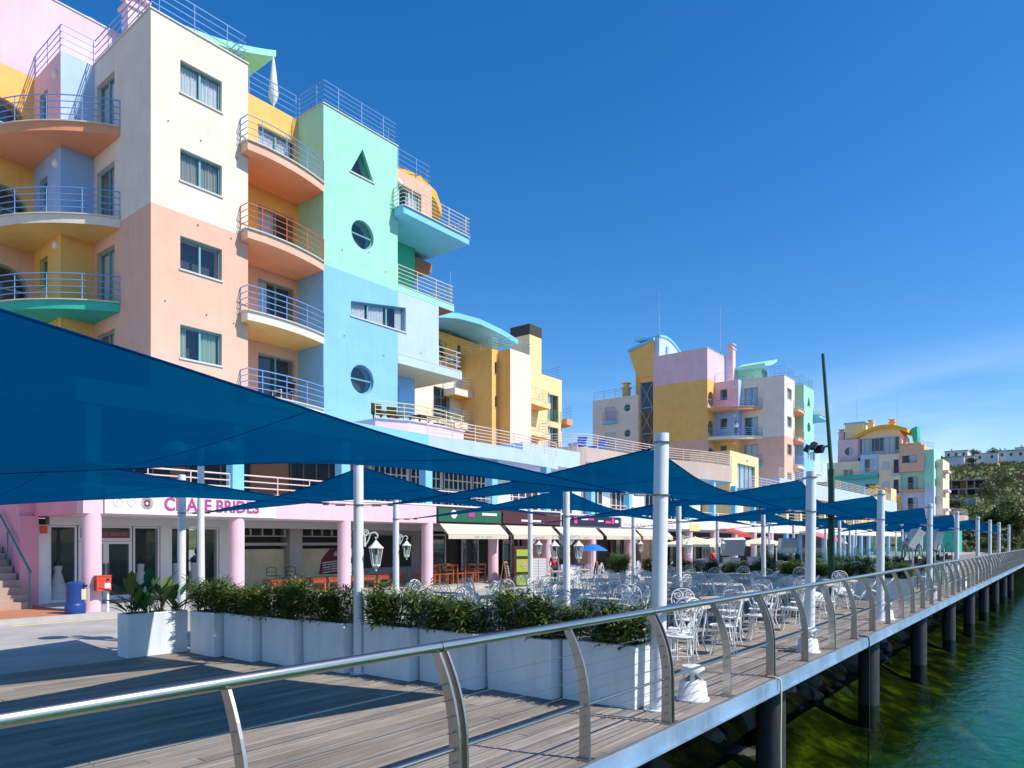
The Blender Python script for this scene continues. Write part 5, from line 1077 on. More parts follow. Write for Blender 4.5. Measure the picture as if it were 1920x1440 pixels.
# ================================================================== LANTERNS, BOLLARDS, MAST, STREET LAMPS
def lantern_proto():
    r = empty('pole_lantern', (0, 0, 0))     # origin on the pole axis, lantern hangs out along local +X
    b = MB(); b.obox((.085, 0, .02), (.02, .05, .16)); b.tube(smooth_path([(.08, 0, -.06), (.13, 0, .02), (.16, 0, .10), (.21, 0, .13), (.255, 0, .10), (.25, 0, .06), (.22, 0, .06)], 4), .009, 6)
    b.tube([(x + .10, 0, z + .12) for x, z in spiral(0, 0, .05, .012, 1.6, 3.1, 16, -1)], .007, 5); b.tube([(.085, 0, .09), (.20, 0, .13)], .008, 5); b.tube([(.235, 0, .06), (.235, 0, .0)], .007, 5); b.build('bracket', 'white_iron', r, smooth=True)
    x = .235; MB().lathe([(.012, .02), (.03, 0), (.05, -.025), (.085, -.06), (.105, -.075), (.105, -.085)], 6, (x, 0, 0)).build('lantern_roof', 'white_iron', r)
    c = MB()
    for k in range(6):
        q = k * math.pi / 3; c.tube([(x + .088 * math.cos(q), .088 * math.sin(q), -.085), (x + .052 * math.cos(q), .052 * math.sin(q), -.31)], .007, 5)
    c.lathe([(.056, -.325), (.058, -.31), (.05, -.30)], 6, (x, 0, 0)); c.lathe([(.05, -.327), (.03, -.35), (.012, -.37), (.014, -.385), (.004, -.40)], 8, (x, 0, 0)); c.build('cage', 'white_iron', r)
    g = MB()
    for k in range(6):
        q, w = k * math.pi / 3, (k + 1) * math.pi / 3; g.add([(x + .084 * math.cos(q), .084 * math.sin(q), -.087), (x + .084 * math.cos(w), .084 * math.sin(w), -.087), (x + .05 * math.cos(w), .05 * math.sin(w), -.305), (x + .05 * math.cos(q), .05 * math.sin(q), -.305)], [(0, 1, 2, 3)])
    g.build('glass_panes', 'lantern_glass', r); MB().lathe([(.012, -.3), (.014, -.2), (.012, -.17)], 8, (x, 0, 0)).build('bulb', 'lamp_white', r)
    return r
lp = lantern_proto(); first = True
for (i, j, an, lab) in ((1, 1, -52, 'white lantern on the pole between the oleander planters'), (2, 2, -52, 'white lantern on the pole before the closed shop'), (2, 1, -52, 'white lantern on the inner side pole, facing the railing'), (2, 1, 128, 'white lantern on the back of the pole amid the tables'), (3, 2, -52, 'white lantern on the pole before the maroon menu stand'), (3, 1, -52, 'white lantern over the middle tables before the cream parasols'), (4, 1, -52, 'white lantern beside the tilted screen box'), (4, 2, -52, 'white lantern on the pole behind the far chairs'), (5, 1, -52, 'small white lantern on a far pole beyond the hedge'), (5, 2, -52, 'small white lantern on a far pole by the promenade')):
    p, t, r_ = PR[(i, j)]; z = 1.76; c = p + (t - p) * (z / 2.9)
    o = lp if first else copy_tree(lp); first = False; o.location = c; o.rotation_euler = (0, 0, R(an)); tag(o, lab, 'lantern', 'white lanterns on the poles')
def bollard_proto():
    r = empty('bollard_light', (0, 0, 0))
    MB().lathe([(.185, 0), (.185, .02), (.165, .035), (.145, .20), (.125, .215), (.11, .22)], 28).build('base', 'white_paint', r, smooth=True)
    for k in range(4):
        q = k * math.pi / 2 + .4; MB().obox((.095 * math.cos(q), .095 * math.sin(q), .26), (.022, .05, .10), q).build('strut', 'white_paint', r)
    MB().lathe([(.125, .302), (.13, .312), (.13, .355), (.12, .378), (.05, .39)], 28).build('cap', 'white_paint', r, smooth=True); MB().lathe([(.09, .221), (.02, .29), (.02, .301)], 12).build('reflector', 'steel_flat', r)
    return r
bp0 = bollard_proto()
for k, (a, lab) in enumerate(((7.42, 'white bollard light nearest the camera, beside the last planter'), (11.75, 'white bollard light at the foot of the second railing pole'), (17.75, 'white bollard light at the foot of the third railing pole'), (25.1, 'white bollard light beside the fourth railing pole'), (32.3, 'small far white bollard light by the railing'))):
    o = bp0 if k == 0 else copy_tree(bp0); o.location = (a, 3.3 if k else 3.32, .002); tag(o, lab, 'bollard', 'white bollard lights along the railing')
m_ = empty('green_mast', (22.3, 5.6, 0), 'tall dark green mast with thin top standing among the tables', 'mast')
MB().box(22.225, 22.375, 5.525, 5.675, .002, 3.92).build('post', 'green_mast', m_); MB().tube([(22.3, 5.6, 3.92), (22.14, 5.8, 7.35)], [.06, .045], 12).build('upper_tube', 'green_mast', m_, smooth=True)
fl = empty('flood_lights', (22.2, 5.65, 4.6), 'cluster of black floodlights clamped to the green mast', 'floodlight')
for k, (dx, dy, dz, rz) in enumerate(((-.30, .36, 0, .6), (-.22, .20, -.10, 1.2), (-.40, .5, -.08, .2))):
    MB().obox((22.2 + dx, 5.65 + dy, 4.6 + dz), (.26, .14, .2), rz, 0, (.5, 'X')).build('lamp_head', 'black_metal', fl); MB().obox((22.2 + dx - .07, 5.65 + dy - .08, 4.58 + dz), (.2, .01, .15), rz, 0, (.5, 'X')).build('lens', 'steel_flat', fl)
MB().tube([(22.24, 5.66, 4.6), (21.85, 6.12, 4.55)], .03, 6).build('bracket', 'black_metal', fl)
def street_lamp(a, b, h, lab, rz=2.2, g=.24, r=.05):
    o = empty('street_lamp', (a, b, 0), lab, 'street lamp', 'twin globe street lamps'); d = Vector((math.cos(rz), math.sin(rz), 0))
    MB().tube([(a, b, .002), (a, b, h)], [r * 1.4, r], 12).build('post', 'white_paint', o, smooth=True); c = Vector((a, b, h - .1))
    MB().tube(smooth_path([c - d * .42 + Vector((0, 0, .1)), c - d * .2 + Vector((0, 0, .14)), c, c + d * .2 + Vector((0, 0, .14)), c + d * .42 + Vector((0, 0, .1))], 3), .02, 6).build('arm', 'white_paint', o)
    for s in (-1, 1):
        q = c + d * .42 * s; MB().lathe([(.02, .16), (g * .6, .12), (g * .93, .04), (g, -.03), (g * .96, -.04)], 18, tuple(q + Vector((0, 0, .05)))).build('lamp_shade', 'white_paint', o, smooth=True); MB().lathe([(g * .7, -.09), (g * .9, .008)], 16, tuple(q)).build('diffuser', 'lamp_white', o, smooth=True)
    return o
street_lamp(6.0, 11.45, 3.35, 'white twin lamp post behind the sunlit corner planter', 2.2)
for a, b, h, lab in ((56.6, 12.5, 4.35, 'white twin globe lamp right of the green mast'), (71.7, 12.5, 4.35, 'white twin globe lamp before the yellow arcade wall'), (88, 12.8, 4.3, 'far white twin globe lamp before the green podium'), (38.4, 12.8, 3.0, 'low white twin lamp near the cream parasols')): street_lamp(a, b, h, lab)

# ================================================================== SHOPS: signs, awnings, displays
sg = empty('shop_sign', (9.4, 18.08, 2.44), 'white bridal shop sign with magenta lettering and grey rosette', 'sign')
MB().box(7.1, 11.7, 18.06, 18.115, 2.44, 3.05).build('board', 'sign_white', sg); text('lettering', 'CHASE BRIDES', 'magenta', sg, (9.83, 18.055, 2.565), (R(90), 0, 0), .46, .006, .90, bold=.011)
em = MB()
for k in range(16):
    q = k * math.pi / 8
    for rr in (.09, .16): em.tube([(8.08 + rr * math.cos(q + t * 1.2) * (.4 + .6 * t), 18.052, 2.72 + rr * math.sin(q + t * 1.2) * (.4 + .6 * t)) for t in (0, .33, .66, 1)], .004, 4)
em.build('rosette', 'poster_maroon', sg)
sw_ = MB()
for cx, rr in ((7.42, .17), (7.72, .13), (8.75, .2), (11.2, .2), (9.3, .22), (10.6, .18)): sw_.tube([(x, 18.056, min(3.03, max(2.46, z))) for x, z in spiral(cx, 2.72, rr, .04, 1.4, 1, 26)], .007, 4)
sw_.build('grey_swirls', 'sign_grey', sg)
def board(a0, a1, m, label, marks=(), z0=2.50, z1=2.98):
    s = empty('shop_sign', ((a0 + a1) / 2, 18.06, z0), label, 'sign', 'shop signs along the arcade'); MB().box(a0, a1, 18.05, 18.115, z0, z1).build('board', m, s)
    for (u0, u1, w0, w1, mm) in marks: MB().box(a0 + u0, a0 + u1, 18.03, 18.048, z0 + w0, z0 + w1).build('sign_mark', mm, s)
    return s
s_ = board(18.4, 22.0, 'sign_green', 'green restaurant sign with white and violet badges', [(1.6, 1.95, .2, .4, 'magenta'), (2.4, 3.3, .28, .38, 'sign_white')])
MB().fprism('-b', 18.05, circle(19.2, 2.78, .16, 18), -.02, -.003).build('badge', 'sign_white', s_)
board(22.1, 26.2, 'maroon', 'dark maroon fascia sign left of the navy one', [(1.2, 2.6, .1, .18, 'sign_white')]); s_ = board(26.4, 31.6, 'sign_navy', 'navy sign with white and pink words', [(.3, .62, .28, .36, 'sign_white'), (.9, 1.15, .1, .4, 'sign_pink'), (1.5, 2.1, .28, .37, 'sign_white'), (2.15, 2.6, .28, .37, 'sign_pink'), (3.0, 3.5, .22, .3, 'sign_white'), (3.7, 4.2, .16, .28, 'sign_pink'), (4.3, 4.5, .15, .42, 'sign_pink'), (4.6, 4.95, .2, .34, 'sign_white')])
board(31.7, 44, 'sign_white', 'long white fascia sign above the last awnings', [(.3 + .42 * k, .55 + .42 * k, .1, .2, 'sign_grey') for k in range(14)] + [(8.2, 9.6, -.1, .35, 'rail_yellow')])
def awning(a0, a1, m, label, words=None, zt=2.40, zf=2.02, bf=17.62, drop=.16):
    r = empty('awning', ((a0 + a1) / 2, 18.05, zt), label, 'awning', 'awnings of the restaurants'); n = 14; rows = []
    MB().add([(a0, 18.04, zt), (a1, 18.04, zt), (a1, bf, zf), (a0, bf, zf), (a0, 18.04, zt + .02), (a1, 18.04, zt + .02), (a1, bf, zf + .02), (a0, bf, zf + .02)], [(0, 1, 2, 3), (7, 6, 5, 4), (0, 3, 7, 4), (1, 5, 6, 2)]).build('canopy', m, r)
    MB().add([(a0, bf - .005, zf + .012), (a1, bf - .005, zf + .012), (a1, bf - .012, zf - drop), (a0, bf - .012, zf - drop), (a0, bf - .017, zf + .012), (a1, bf - .017, zf + .012), (a1, bf - .022, zf - drop), (a0, bf - .022, zf - drop)], [(0, 1, 2, 3), (7, 6, 5, 4), (3, 2, 6, 7)]).build('valance', m, r)
    fr_ = MB().tube([(a0 + .1, 18.05, zt - .2), (a0 + .1, bf + .02, zf - .02)], .015, 6).tube([(a1 - .1, 18.05, zt - .2), (a1 - .1, bf + .02, zf - .02)], .015, 6).tube([(a0, bf + .005, zf - .02), (a1, bf + .005, zf - .02)], .02, 6); fr_.build('arm', 'corrugated', r)
    if words: text('lettering', words, 'corrugated' if 'IRISH' in words else 'rose', r, ((a0 + a1) / 2 + .2, bf - .024, zf - drop + .03), (R(90), 0, 0), .13, .002)
    return r
awning(18.45, 21.9, 'awning', 'cream awning with faint grey lettering over the pub', 'IRISH  FLY  JACKS'); awning(22.25, 25.45, 'awning', 'cream awning second from the closed shop', 'SANGRIAS'); awning(25.75, 29.15, 'awning', 'cream awning behind the blue parasol', 'SALADS'); awning(29.5, 32.9, 'awning', 'cream awning third to last along the arcade', 'PIZZERIA'); awning(33.2, 36.7, 'awning', 'last cream awning before the parasols', 'TACO  PORTUGUESA')
awning(44.5, 47, 'awning_red', 'small red awning above the screen box', zf=2.2, zt=2.6, bf=16.8); awning(62, 67, 'awning_pink', 'faded pink awning behind the green mast', zf=1.9, zt=2.6, bf=15.8)
def dress(a, b, label, wide=.3, h=1.25, m='dress_white', torso='mannequin', z=.12):
    r = empty('dressed_mannequin', (a, b, z), label, 'mannequin', 'mannequins in the bridal shop window')
    MB().lathe([(wide, 0), (wide * .95, .12), (wide * .62, .45), (wide * .42, .68), (.085, .80), (.105, .92), (.10, .98)], 22, (a, b, z), sy=.75).build('gown', m, r, smooth=True)
    MB().lathe([(.085, .96), (.10, 1.02), (.085, 1.08), (.03, 1.13), (.028, 1.2), (.012, 1.22)], 16, (a, b, z), sy=.7).build('torso', torso, r, smooth=True); return r
dress(7.32, 21.66, 'white gown on a dark mannequin in the narrow window by the pink pier'); dress(9.5, 21.66, 'strapless white gown on a mannequin right of the door', .32); dress(11.1, 21.62, 'small white gown at the end of the wide shop window', .22); dress(10.55, 21.68, 'pale gown on a mannequin in the wide shop window', .26)
su = empty('dressed_mannequin', (11.4, 22.0, .12), 'dark suited mannequin in the wide shop window', 'mannequin', 'mannequins in the bridal shop window')
MB().lathe([(.14, 0), (.16, .4), (.15, .62), (.2, .95), (.21, 1.12), (.06, 1.2)], 18, (11.4, 22.0, .12), sy=.6).build('suit', 'suit_maroon', su, smooth=True); MB().obox((11.4, 21.875, 1.12), (.07, .02, .24)).build('shirt_front', 'paper', su); MB().lathe([(.04, 1.2), (.075, 1.28), (.08, 1.36), (.03, 1.44)], 14, (11.4, 22.0, .12)).build('head', 'mannequin', su, smooth=True)
bn = empty('litter_bin', (6.44, 18.0, .105), 'dark blue plastic litter bin with yellow notice beside the pink column', 'bin')
MB().lathe([(.205, 0), (.215, .03), (.215, .2), (.2, .23), (.19, .24)], 24, (6.44, 18.0, .107)).build('base', 'bin_blue', bn, smooth=True); MB().lathe([(.185, .24), (.185, .62), (.19, .64), (.19, .70), (.12, .735)], 24, (6.44, 18.0, .107)).build('body', 'bin_blue', bn, smooth=True)
MB().obox((6.56, 17.838, .74), (.14, .03, .06), -.5).build('slot', 'black', bn); MB().obox((6.52, 17.832, .55), (.17, .012, .24), -.4).build('notice', 'paper_yellow', bn)
mbx = empty('post_box', (7.02, 18.0, .105), 'red box with white label on a thin post against the pink column', 'box')
MB().box(6.86, 7.18, 17.90, 18.06, .60, .94).build('body', 'red_box', mbx); MB().box(6.85, 7.19, 17.89, 18.07, .942, .965).build('lid', 'red_box', mbx); MB().box(7.03, 7.16, 17.892, 17.899, .66, .78).build('label_plate', 'paper', mbx); MB().fprism('-b', 17.9, circle(7.1, .86, .03, 12), -.01, -.002).build('lock', 'black', mbx); MB().tube([(7.14, 18.0, .105), (7.14, 18.0, .599)], .03, 10).build('post', 'white_iron', mbx)
tag(MB().obox((6.84, 21.2, 2.08), (.14, .08, .2)).build('alarm_box', 'red_box', None, org=(6.84, 21.2, 2.08)), 'red alarm box high on the white pier by the bridal shop', 'alarm')
MB
# red slatted tables with upturned black chairs in front of the closed unit
def slat_bench(x, y, label):
    r = empty('slatted_table', (x, y, .105), label, 'table', 'red slatted tables before the closed shop')
    for k in range(5): MB().box(x - .32, x + .32, y - .25 + .1 * k, y - .165 + .1 * k, .52, .55).build('slat', 'wood_red', r)
    for dx in (-.3, .26):
        for dy in (-.24, .2): MB().box(x + dx, x + dx + .045, y + dy, y + dy + .045, .106, .519).build('leg', 'wood_orange', r)
    MB().box(x - .3, x + .3, y - .25, y - .225, .38, .50).build('apron', 'wood_red', r)
for k in range(8):
    x = 12.9 + .72 * k; slat_bench(x, 19.9, 'red slatted table before the boarded shop, %s from the bridal shop' % ORD[k])
    if k % 8 in (0, 1, 3, 4, 5):
        r = empty('folding_chair', (x, 20.0, .655), 'black folding chair upturned on the %s red table' % ORD[k], 'chair', 'chairs upturned on the red tables')
        MB().box(x - .17, x + .17, 19.84, 20.16, .655, .672).build('seat', 'black', r)
        b_ = MB().tube([(x - .17, 20.14, .66), (x - .17, 20.14, .9)], .01, 5).tube([(x + .17, 20.14, .66), (x + .17, 20.14, .9)], .01, 5).tube([(x - .17, 20.14, .9), (x, 20.14, .95), (x + .17, 20.14, .9)], .012, 5).tube([(x - .17, 20.14, .78), (x + .17, 20.14, .78)], .01, 5); b_.build('leg_frame', 'black', r)
def stool(x, y, rz, label, m='wood_orange'):
    r = empty('wooden_chair', (x, y, .105), label, 'chair', 'orange wooden chairs of the pub', rz)
    def part(nm, mb): o = bpy.data.objects.new(nm, mb.mesh(nm, m)); col.objects.link(o); o.parent = r
    part('seat', MB().box(-.17, .17, -.17, .17, .40, .43))
    for sx_ in (-.16, .13):
        for sy_ in (-.16, .13): part('leg', MB().box(sx_, sx_ + .03, sy_, sy_ + .03, 0, .399))
    for sx_ in (-.16, .13): part('back_post', MB().box(sx_, sx_ + .03, .14, .17, .431, .78))
    part('back_rail', MB().box(-.13, .13, .145, .165, .70, .78)); part('back_rail', MB().box(-.13, .13, .145, .165, .54, .58)); part('stretcher', MB().box(-.13, .13, -.155, -.14, .18, .2))
for k in range(14): stool(18.7 + .36 * (k % 9) + .1 * (k // 9), 18.75 + .5 * (k // 9) + .12 * (k % 2), rnd.uniform(0, 6), 'orange wooden chair under the pub awning, %s from the dark wall' % ORD[k])
for k in range(3): slat_bench(19.3 + 1.1 * k, 19.5, 'red slatted table behind the orange pub chairs, %s in line' % ORD[k])
def aframe(a, b, rz, label, w=.42, h=1.0):
    r = empty('chalkboard_stand', (a, b, .0), label, 'chalkboard', 'chalkboards of the restaurants', rz)
    def part(nm, mb, m): o = bpy.data.objects.new(nm, mb.mesh(nm, m)); col.objects.link(o); o.parent = r
    for s in (-1, 1):
        t = (s * .17, 'X'); y = -s * .0 + .085 * -s * -1
        part('board', MB().obox((0, -s * .09, h * .55), (w - .06, .012, h * .72), 0, 0, (s * -.17, 'X')), 'chalkboard')
        f = MB(); 
        for x in (-w/2 + .02, w/2 - .02): f.obox((x, -s * .09, h * .5), (.04, .03, h), 0, 0, (s * -.17, 'X'))
        f.obox((0, -s * .018, h * .96), (w - .08, .03, .05), 0, 0, (s * -.17, 'X')); f.obox((0, -s * .155, h * .14), (w - .08, .03, .05), 0, 0, (s * -.17, 'X')); part('frame', f, 'wood_tan')
    k = MB()
    for i in range(6): k.obox((-.03 + .02 * (i % 3), -.105 - .012 * i, h * .8 - .07 * i), (w * (.5 - .05 * (i % 3)), .003, .018), 0, 0, (-.17, 'X'))
    part('chalk_writing', k, 'paper')
aframe(21.2, 17.2, .4, 'chalkboard in a wooden frame beside the maroon menu stand'); aframe(27.4, 16.9, .4, 'smaller yellowish chalkboard under the blue parasol', .38, .85)
ms = empty('menu_stand', (22.0, 17.0, 0), 'tall maroon stand with lime green notices', 'stand')
MB().obox((22.0, 17.0, .80), (.78, .3, 1.56), -.5).build('body', 'maroon', ms)
dx = Vector((math.sin(-.5), -math.cos(-.5), 0)); 
for z, h in ((1.32, .26), (.82, .5), (.25, .4)):
    c = Vector((22.0, 17.0, z)) + Vector((-math.sin(.5), -math.cos(.5), 0)) * .16; MB().obox(c, (.6, .012, h), -.5).build('notice', 'lime', ms)
c = Vector((22.0, 17.0, .84)) + Vector((-math.sin(.5), -math.cos(.5), 0)) * .172; MB().obox(c, (.26, .012, .06), -.5).obox(c, (.07, .010, .26), -.5).build('cross_mark', 'rose', ms)
wb = empty('menu_board', (21.6, 15.9, 0), 'white gridded menu board on splayed legs', 'menu board')
MB().obox((21.6, 15.9, .72), (.62, .03, .82), -.6).build('panel', 'paper', wb); g = MB(); f = Vector((-math.sin(.6), -math.cos(.6), 0)) * .02; sd_ = Vector((math.cos(-.6), math.sin(-.6), 0))
for k in range(1, 8): g.obox(Vector((21.6, 15.9, .33 + .1 * k)) + f, (.58, .006, .008), -.6)
g.obox(Vector((21.6, 15.9, .72)) + f, (.008, .006, .8), -.6); g.build('grid_lines', 'corrugated', wb); MB().obox((21.6, 15.9, 1.155), (.64, .05, .04), -.6).build('top_strip', 'wood_orange', wb)
for s in (-1, 1): MB().tube([Vector((21.6, 15.9, .31)) + sd_ * .2 * s, Vector((21.6, 15.9, .003)) + sd_ * .42 * s], .022, 6).build('leg', 'white_iron', wb); MB().tube([Vector((21.6, 15.9, .31)) + sd_ * .2 * s, Vector((21.6, 15.9, .003)) + sd_ * .05 * s - f * 18], .022, 6).build('leg', 'white_iron', wb)

# ================================================================== PARASOLS, SCREENS, FRAMES FARTHER ALONG
pb = empty('blue_parasol', (26.3, 16.4, 0), 'bright blue round parasol before the third awning', 'parasol'); rows = []
for i in range(7):
    t = i / 6; rows.append([(26.3 + .66 * t * math.cos(k * math.pi / 12) * (1 - .03 * (k % 3 == 1) * t), 16.4 + .66 * t * math.sin(k * math.pi / 12), 1.66 - .30 * t ** 1.6) for k in range(25)])
MB().grid(rows).build('canopy', 'parasol_blue', pb, smooth=True); MB().tube([(26.3, 16.4, .02), (26.3, 16.4, 1.7)], .02, 8).build('pole', 'white_iron', pb); MB().lathe([(.22, 0), (.22, .05), (.04, .08)], 16, (26.3, 16.4, .002)).build('foot', 'chair_blue', pb)
ct = empty('drinks_counter', (25.6, 17.0, 0), 'counter with white and blue cloth behind the tables', 'counter'); MB().box(24.9, 26.1, 16.8, 17.3, .105, .72).build('cloth', 'canvas_white', ct); MB().box(24.85, 26.15, 16.75, 17.35, .722, .76).build('counter_top', 'chair_blue', ct)
def market_parasol(a, b, label, w=1.35, z=1.62):
    r = empty('market_parasol', (a, b, 0), label, 'parasol', 'cream market parasols'); n = 6; mb = MB()
    mb.add([(a - w, b - w, z), (a + w, b - w, z), (a + w, b + w, z), (a - w, b + w, z), (a, b, z + .38)], [(0, 1, 4), (1, 2, 4), (2, 3, 4), (3, 0, 4)]); o = mb.build('canopy', 'canvas', r)
    v = MB(); 
    for p, q in (((a-w, b-w), (a+w, b-w)), ((a+w, b-w), (a+w, b+w)), ((a+w, b+w), (a-w, b+w)), ((a-w, b+w), (a-w, b-w))): v.add([(*p, z), (*q, z), (*q, z - .12), (*p, z - .12)], [(0, 1, 2, 3)])
    v.build('valance', 'canvas', r); MB().tube([(a, b, .02), (a, b, z + .42)], .03, 8).build('pole', 'white_iron', r); MB().obox((a, b, .04), (.6, .6, .07)).build('foot', 'concrete', r)
market_parasol(33.8, 15.0, 'cream parasol nearest, above the woman in red'); market_parasol(37.4, 15.3, 'cream parasol behind the tilted screen box'); market_parasol(44, 15.2, 'cream parasol farthest along before the blue columns')
def screen(a, b, z, rz, lab, w=.95, h=.72, tilt=.35, t=.30):
    r = empty('screen_box', (a, b, 0), lab, 'screen box', 'tilted white screen boxes'); MB().obox((a, b, z), (w, t, h), rz, 0, (tilt, 'X')).build('case', 'white_paint', r)
    n = Vector((math.sin(rz), -math.cos(rz), 0)); MB().tube([(a - n.x * .28, b - n.y * .28, .002), (a - n.x * .28, b - n.y * .28, z + .2)], .045, 10).build('post', 'white_paint', r); MB().tube([(a - n.x * .28, b - n.y * .28, z), (a - n.x * .1, b - n.y * .1, z)], .03, 6).build('bracket', 'black_metal', r)
screen(29.3, 11.3, 1.55, -.9, 'large white tilted screen box above the far chairs'); screen(37, 11.4, 1.55, -.7, 'small white tilted screen box left of the green mast'); screen(31.5, 4.9, 1.85, .5, 'white tilted screen box by the far railing poles', .8, .8, .55); screen(36.5, 4.8, 1.8, .5, 'second white screen box by the far railing poles', .8, .8, .2)
for k in range(5):
    a = 26.6 + 2.6 * k; r = empty('hooped_frame', (a, 4.35, 0), 'black iron hoop frame by the far railing, %s in its row' % ORD[k], 'frame', 'black hoop frames by the far railing')
    MB().tube([(a + .52 * math.cos(q), 4.35 + .2 * math.cos(q), 1.12 + .55 * math.sin(q)) for q in [x * math.pi / 10 for x in range(-3, 14)]], .018, 6).build('hoop', 'black_metal', r)
    MB().tube([(a - .3, 4.25, .002), (a - .3, 4.25, .68)], .02, 6).tube([(a + .3, 4.45, .002), (a + .3, 4.45, .68)], .02, 6).build('leg', 'black_metal', r); MB().lathe([(.12, 0), (.14, .2), (.03, .3)], 4, (a - .1, 4.35, .95)).build('lantern', 'black_metal', r)
for k in range(7):
    b = 4.2 + 1.02 * k; r = empty('glass_screen', (30.4, b, 0), 'clear glass wind screen beyond the hedge, %s from the railing' % ORD[k], 'glass screen', 'glass wind screens'); MB().box(30.4, 30.41, b - .48, b + .48, .1, 1.5).build('pane', 'screen_glass', r); MB().box(30.37, 30.44, b - .5, b - .47, .002, 1.52).build('post', 'white_frame', r)
for k in range(3):
    r = empty('serving_cabinet', (29 + 3 * k, 12.6, 0), ('white serving cabinet before the cream parasols', 'white serving cabinet behind the tilted screen', 'farthest white serving cabinet')[k], 'cabinet', 'white serving cabinets'); a = 29 + 3.2 * k
    MB().box(a, a + .9, 12.4, 12.9, .05, .95).build('body', 'white_paint', r); MB().box(a - .03, a + .93, 12.37, 12.93, .952, .99).build('counter_top', 'table_top', r)
    for q in (0, 1): MB().box(a + .04 + .43 * q, a + .43 + .43 * q, 12.385, 12.399, .1, .9).build('door', 'sign_white', r)
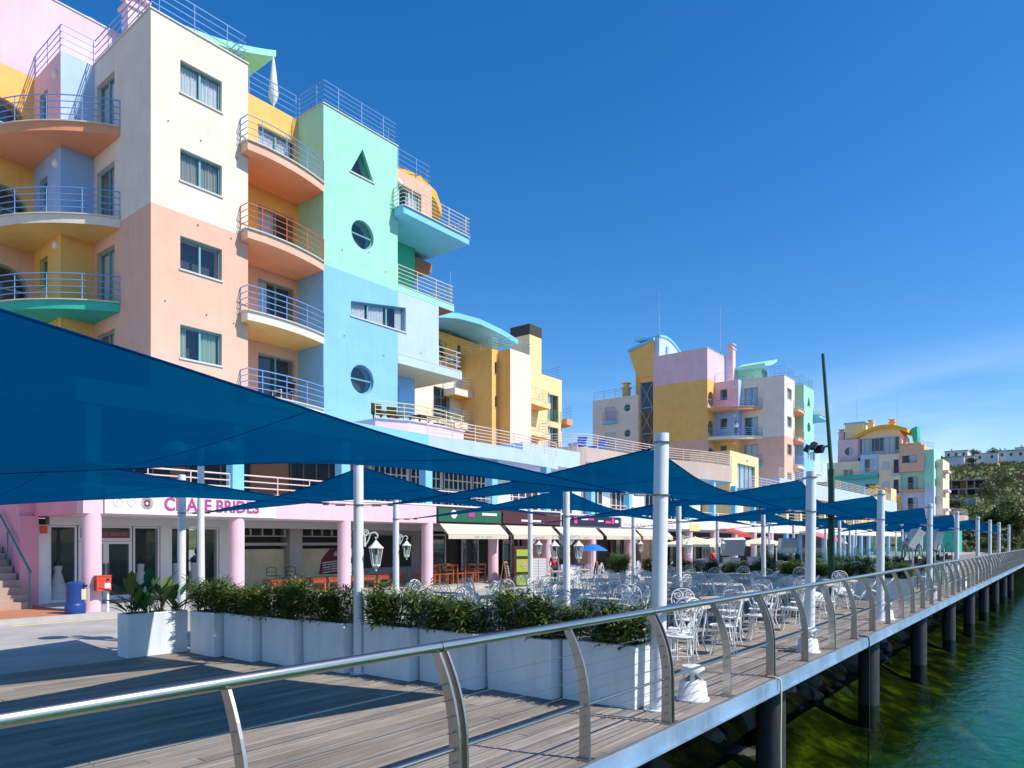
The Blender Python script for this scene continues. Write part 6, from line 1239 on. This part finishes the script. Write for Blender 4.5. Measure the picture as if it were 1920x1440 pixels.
# ================================================================== PEOPLE
def skin_mesh(name, pts, edges, radii, m, levels=1):
    me = bpy.data.meshes.new(name); me.from_pydata(pts, edges, []); o = bpy.data.objects.new(name, me); col.objects.link(o)
    md = o.modifiers.new('skin', 'SKIN'); sv = me.skin_vertices[0].data
    for i, r in enumerate(radii): sv[i].radius = (r, r) if not isinstance(r, tuple) else r
    sv[0].use_root = True
    sb = o.modifiers.new('sub', 'SUBSURF'); sb.levels = levels; bpy.context.view_layer.update()
    m2 = bpy.data.meshes.new_from_object(o.evaluated_get(bpy.context.evaluated_depsgraph_get())); bpy.data.objects.remove(o); bpy.data.meshes.remove(me)
    m2.materials.clear(); m2.materials.append(M[m]); m2.polygons.foreach_set('use_smooth', [True] * len(m2.polygons)); return m2
def person(a, b, z, rz, h, shirt, trousers, hair, label, bow=.0, arms=((-.25, .95), (.25, .95)), sleeves=True, longhair=False):
    r = empty('person', (a, b, z), label, 'person', None, rz); k = h / 1.75
    J = dict(pel=(0, 0, .93), wai=(0, 0, 1.08), che=(0, -.02 - bow * .2, 1.32), nec=(0, -.03 - bow * .3, 1.47), hd0=(0, -.05 - bow * .5, 1.56), hd1=(0, -.06 - bow * .6, 1.70))
    for s, n in ((-1, 'l'), (1, 'r')):
        J['sh' + n] = (.17 * s, -.02 - bow * .2, 1.42); J['el' + n] = (.24 * s, -.02, 1.14); hx, hz_ = arms[0 if s < 0 else 1]; J['wr' + n] = (hx, -.12, hz_); J['ha' + n] = (hx * .96, -.16, hz_ - .09); J['fi' + n] = (hx * .93, -.18, hz_ - .17); J['th' + n] = (hx * .8, -.2, hz_ - .10)
        J['hi' + n] = (.09 * s, 0, .90); J['kn' + n] = (.10 * s, -.03 * s, .49); J['an' + n] = (.10 * s, .02, .08); J['to' + n] = (.115 * s, -.15, .03)
    Rr = dict(pel=.115, wai=.105, che=(.14, .105), nec=.055, hd0=.085, hd1=.085)
    for n in 'lr': Rr.update({'sh' + n: .06, 'el' + n: .042, 'wr' + n: .030, 'ha' + n: (.042, .02), 'fi' + n: (.03, .012), 'th' + n: .011, 'hi' + n: .085, 'kn' + n: .058, 'an' + n: .04, 'to' + n: .035})
    E_ = [('pel', 'wai'), ('wai', 'che'), ('che', 'nec'), ('nec', 'hd0'), ('hd0', 'hd1')]
    for n in 'lr': E_ += [('che', 'sh' + n), ('sh' + n, 'el' + n), ('el' + n, 'wr' + n), ('wr' + n, 'ha' + n), ('ha' + n, 'fi' + n), ('ha' + n, 'th' + n), ('pel', 'hi' + n), ('hi' + n, 'kn' + n), ('kn' + n, 'an' + n), ('an' + n, 'to' + n)]
    def sub(keys, f, m, nm, lv=1, ext=None):
        J2 = dict(J); J2.update(ext or {}); idx = {q: i for i, q in enumerate(keys)}; ed = [(idx[p], idx[q]) for p, q in E_ if p in idx and q in idx]
        rad = [tuple(x * f for x in Rr[q]) if isinstance(Rr[q], tuple) else Rr[q] * f for q in keys]
        o = bpy.data.objects.new(nm, skin_mesh(nm, [J2[q] for q in keys], ed, rad, m, lv)); col.objects.link(o); o.parent = r; o.scale = (k, k, k); return o
    sub(list(J), 1.0, 'skin', 'body', 2)
    el = {}
    if not sleeves: el = {'el' + n: tuple(Vector(J['sh' + n]).lerp(Vector(J['el' + n]), .6)) for n in 'lr'}
    sub(['pel', 'wai', 'che', 'shl', 'ell', 'shr', 'elr'] + (['wrl', 'wrr'] if sleeves else []), 1.16, shirt, 'shirt', 2, el); sub(['pel', 'hil', 'knl', 'anl', 'hir', 'knr', 'anr'], 1.14, trousers, 'trousers', 2)
    hb = MB(); hd = Vector(J['hd1']); hb.lathe([(.106, -.06), (.112, 0), (.10, .05), (.06, .095), (.01, .11)], 14, tuple(hd + Vector((0, .022, .0)))) if not longhair else hb.lathe([(.09, -.22), (.118, -.1), (.118, 0), (.10, .06), (.06, .10), (.01, .115)], 14, tuple(hd + Vector((0, .028, 0))))
    o = hb.build('hair', hair, None, smooth=True); o.parent = r; o.scale = (k, k, k)
    f = MB(); f.lathe([(.012, 0), (.018, .02), (.008, .05)], 8, tuple(hd + Vector((0, -.088, -.06)))); o = f.build('nose', 'skin', None, smooth=True); o.parent = r; o.scale = (k, k, k)
    e = MB(); 
    for s in (-1, 1): e.lathe([(.004, -.006), (.012, 0), (.004, .006)], 8, tuple(hd + Vector((.032 * s, -.086, -.01))))
    e.obox(tuple(hd + Vector((0, -.084, -.095))), (.045, .01, .01)); o = e.build('eyes_and_mouth', 'hair_dark', None); o.parent = r; o.scale = (k, k, k)
    return r
person(23.6, 16.6, .0, R(-30), 1.36, 'shirt_red', 'trousers', 'hair_dark', 'person in crimson t-shirt and dark trousers looking down beside the menu board', bow=.25, sleeves=False)
person(32.9, 13.6, .0, R(150), 1.46, 'jacket_red', 'trousers', 'hair_blonde', 'blonde person in bright red jacket under the cream parasol', longhair=True)
person(72.2, 27.5, 12.75, R(-60), 1.6, 'shirt_white', 'trousers', 'hair_dark', 'person in white top leaning on a balcony of the second block', arms=((-.2, 1.05), (.2, 1.05)))
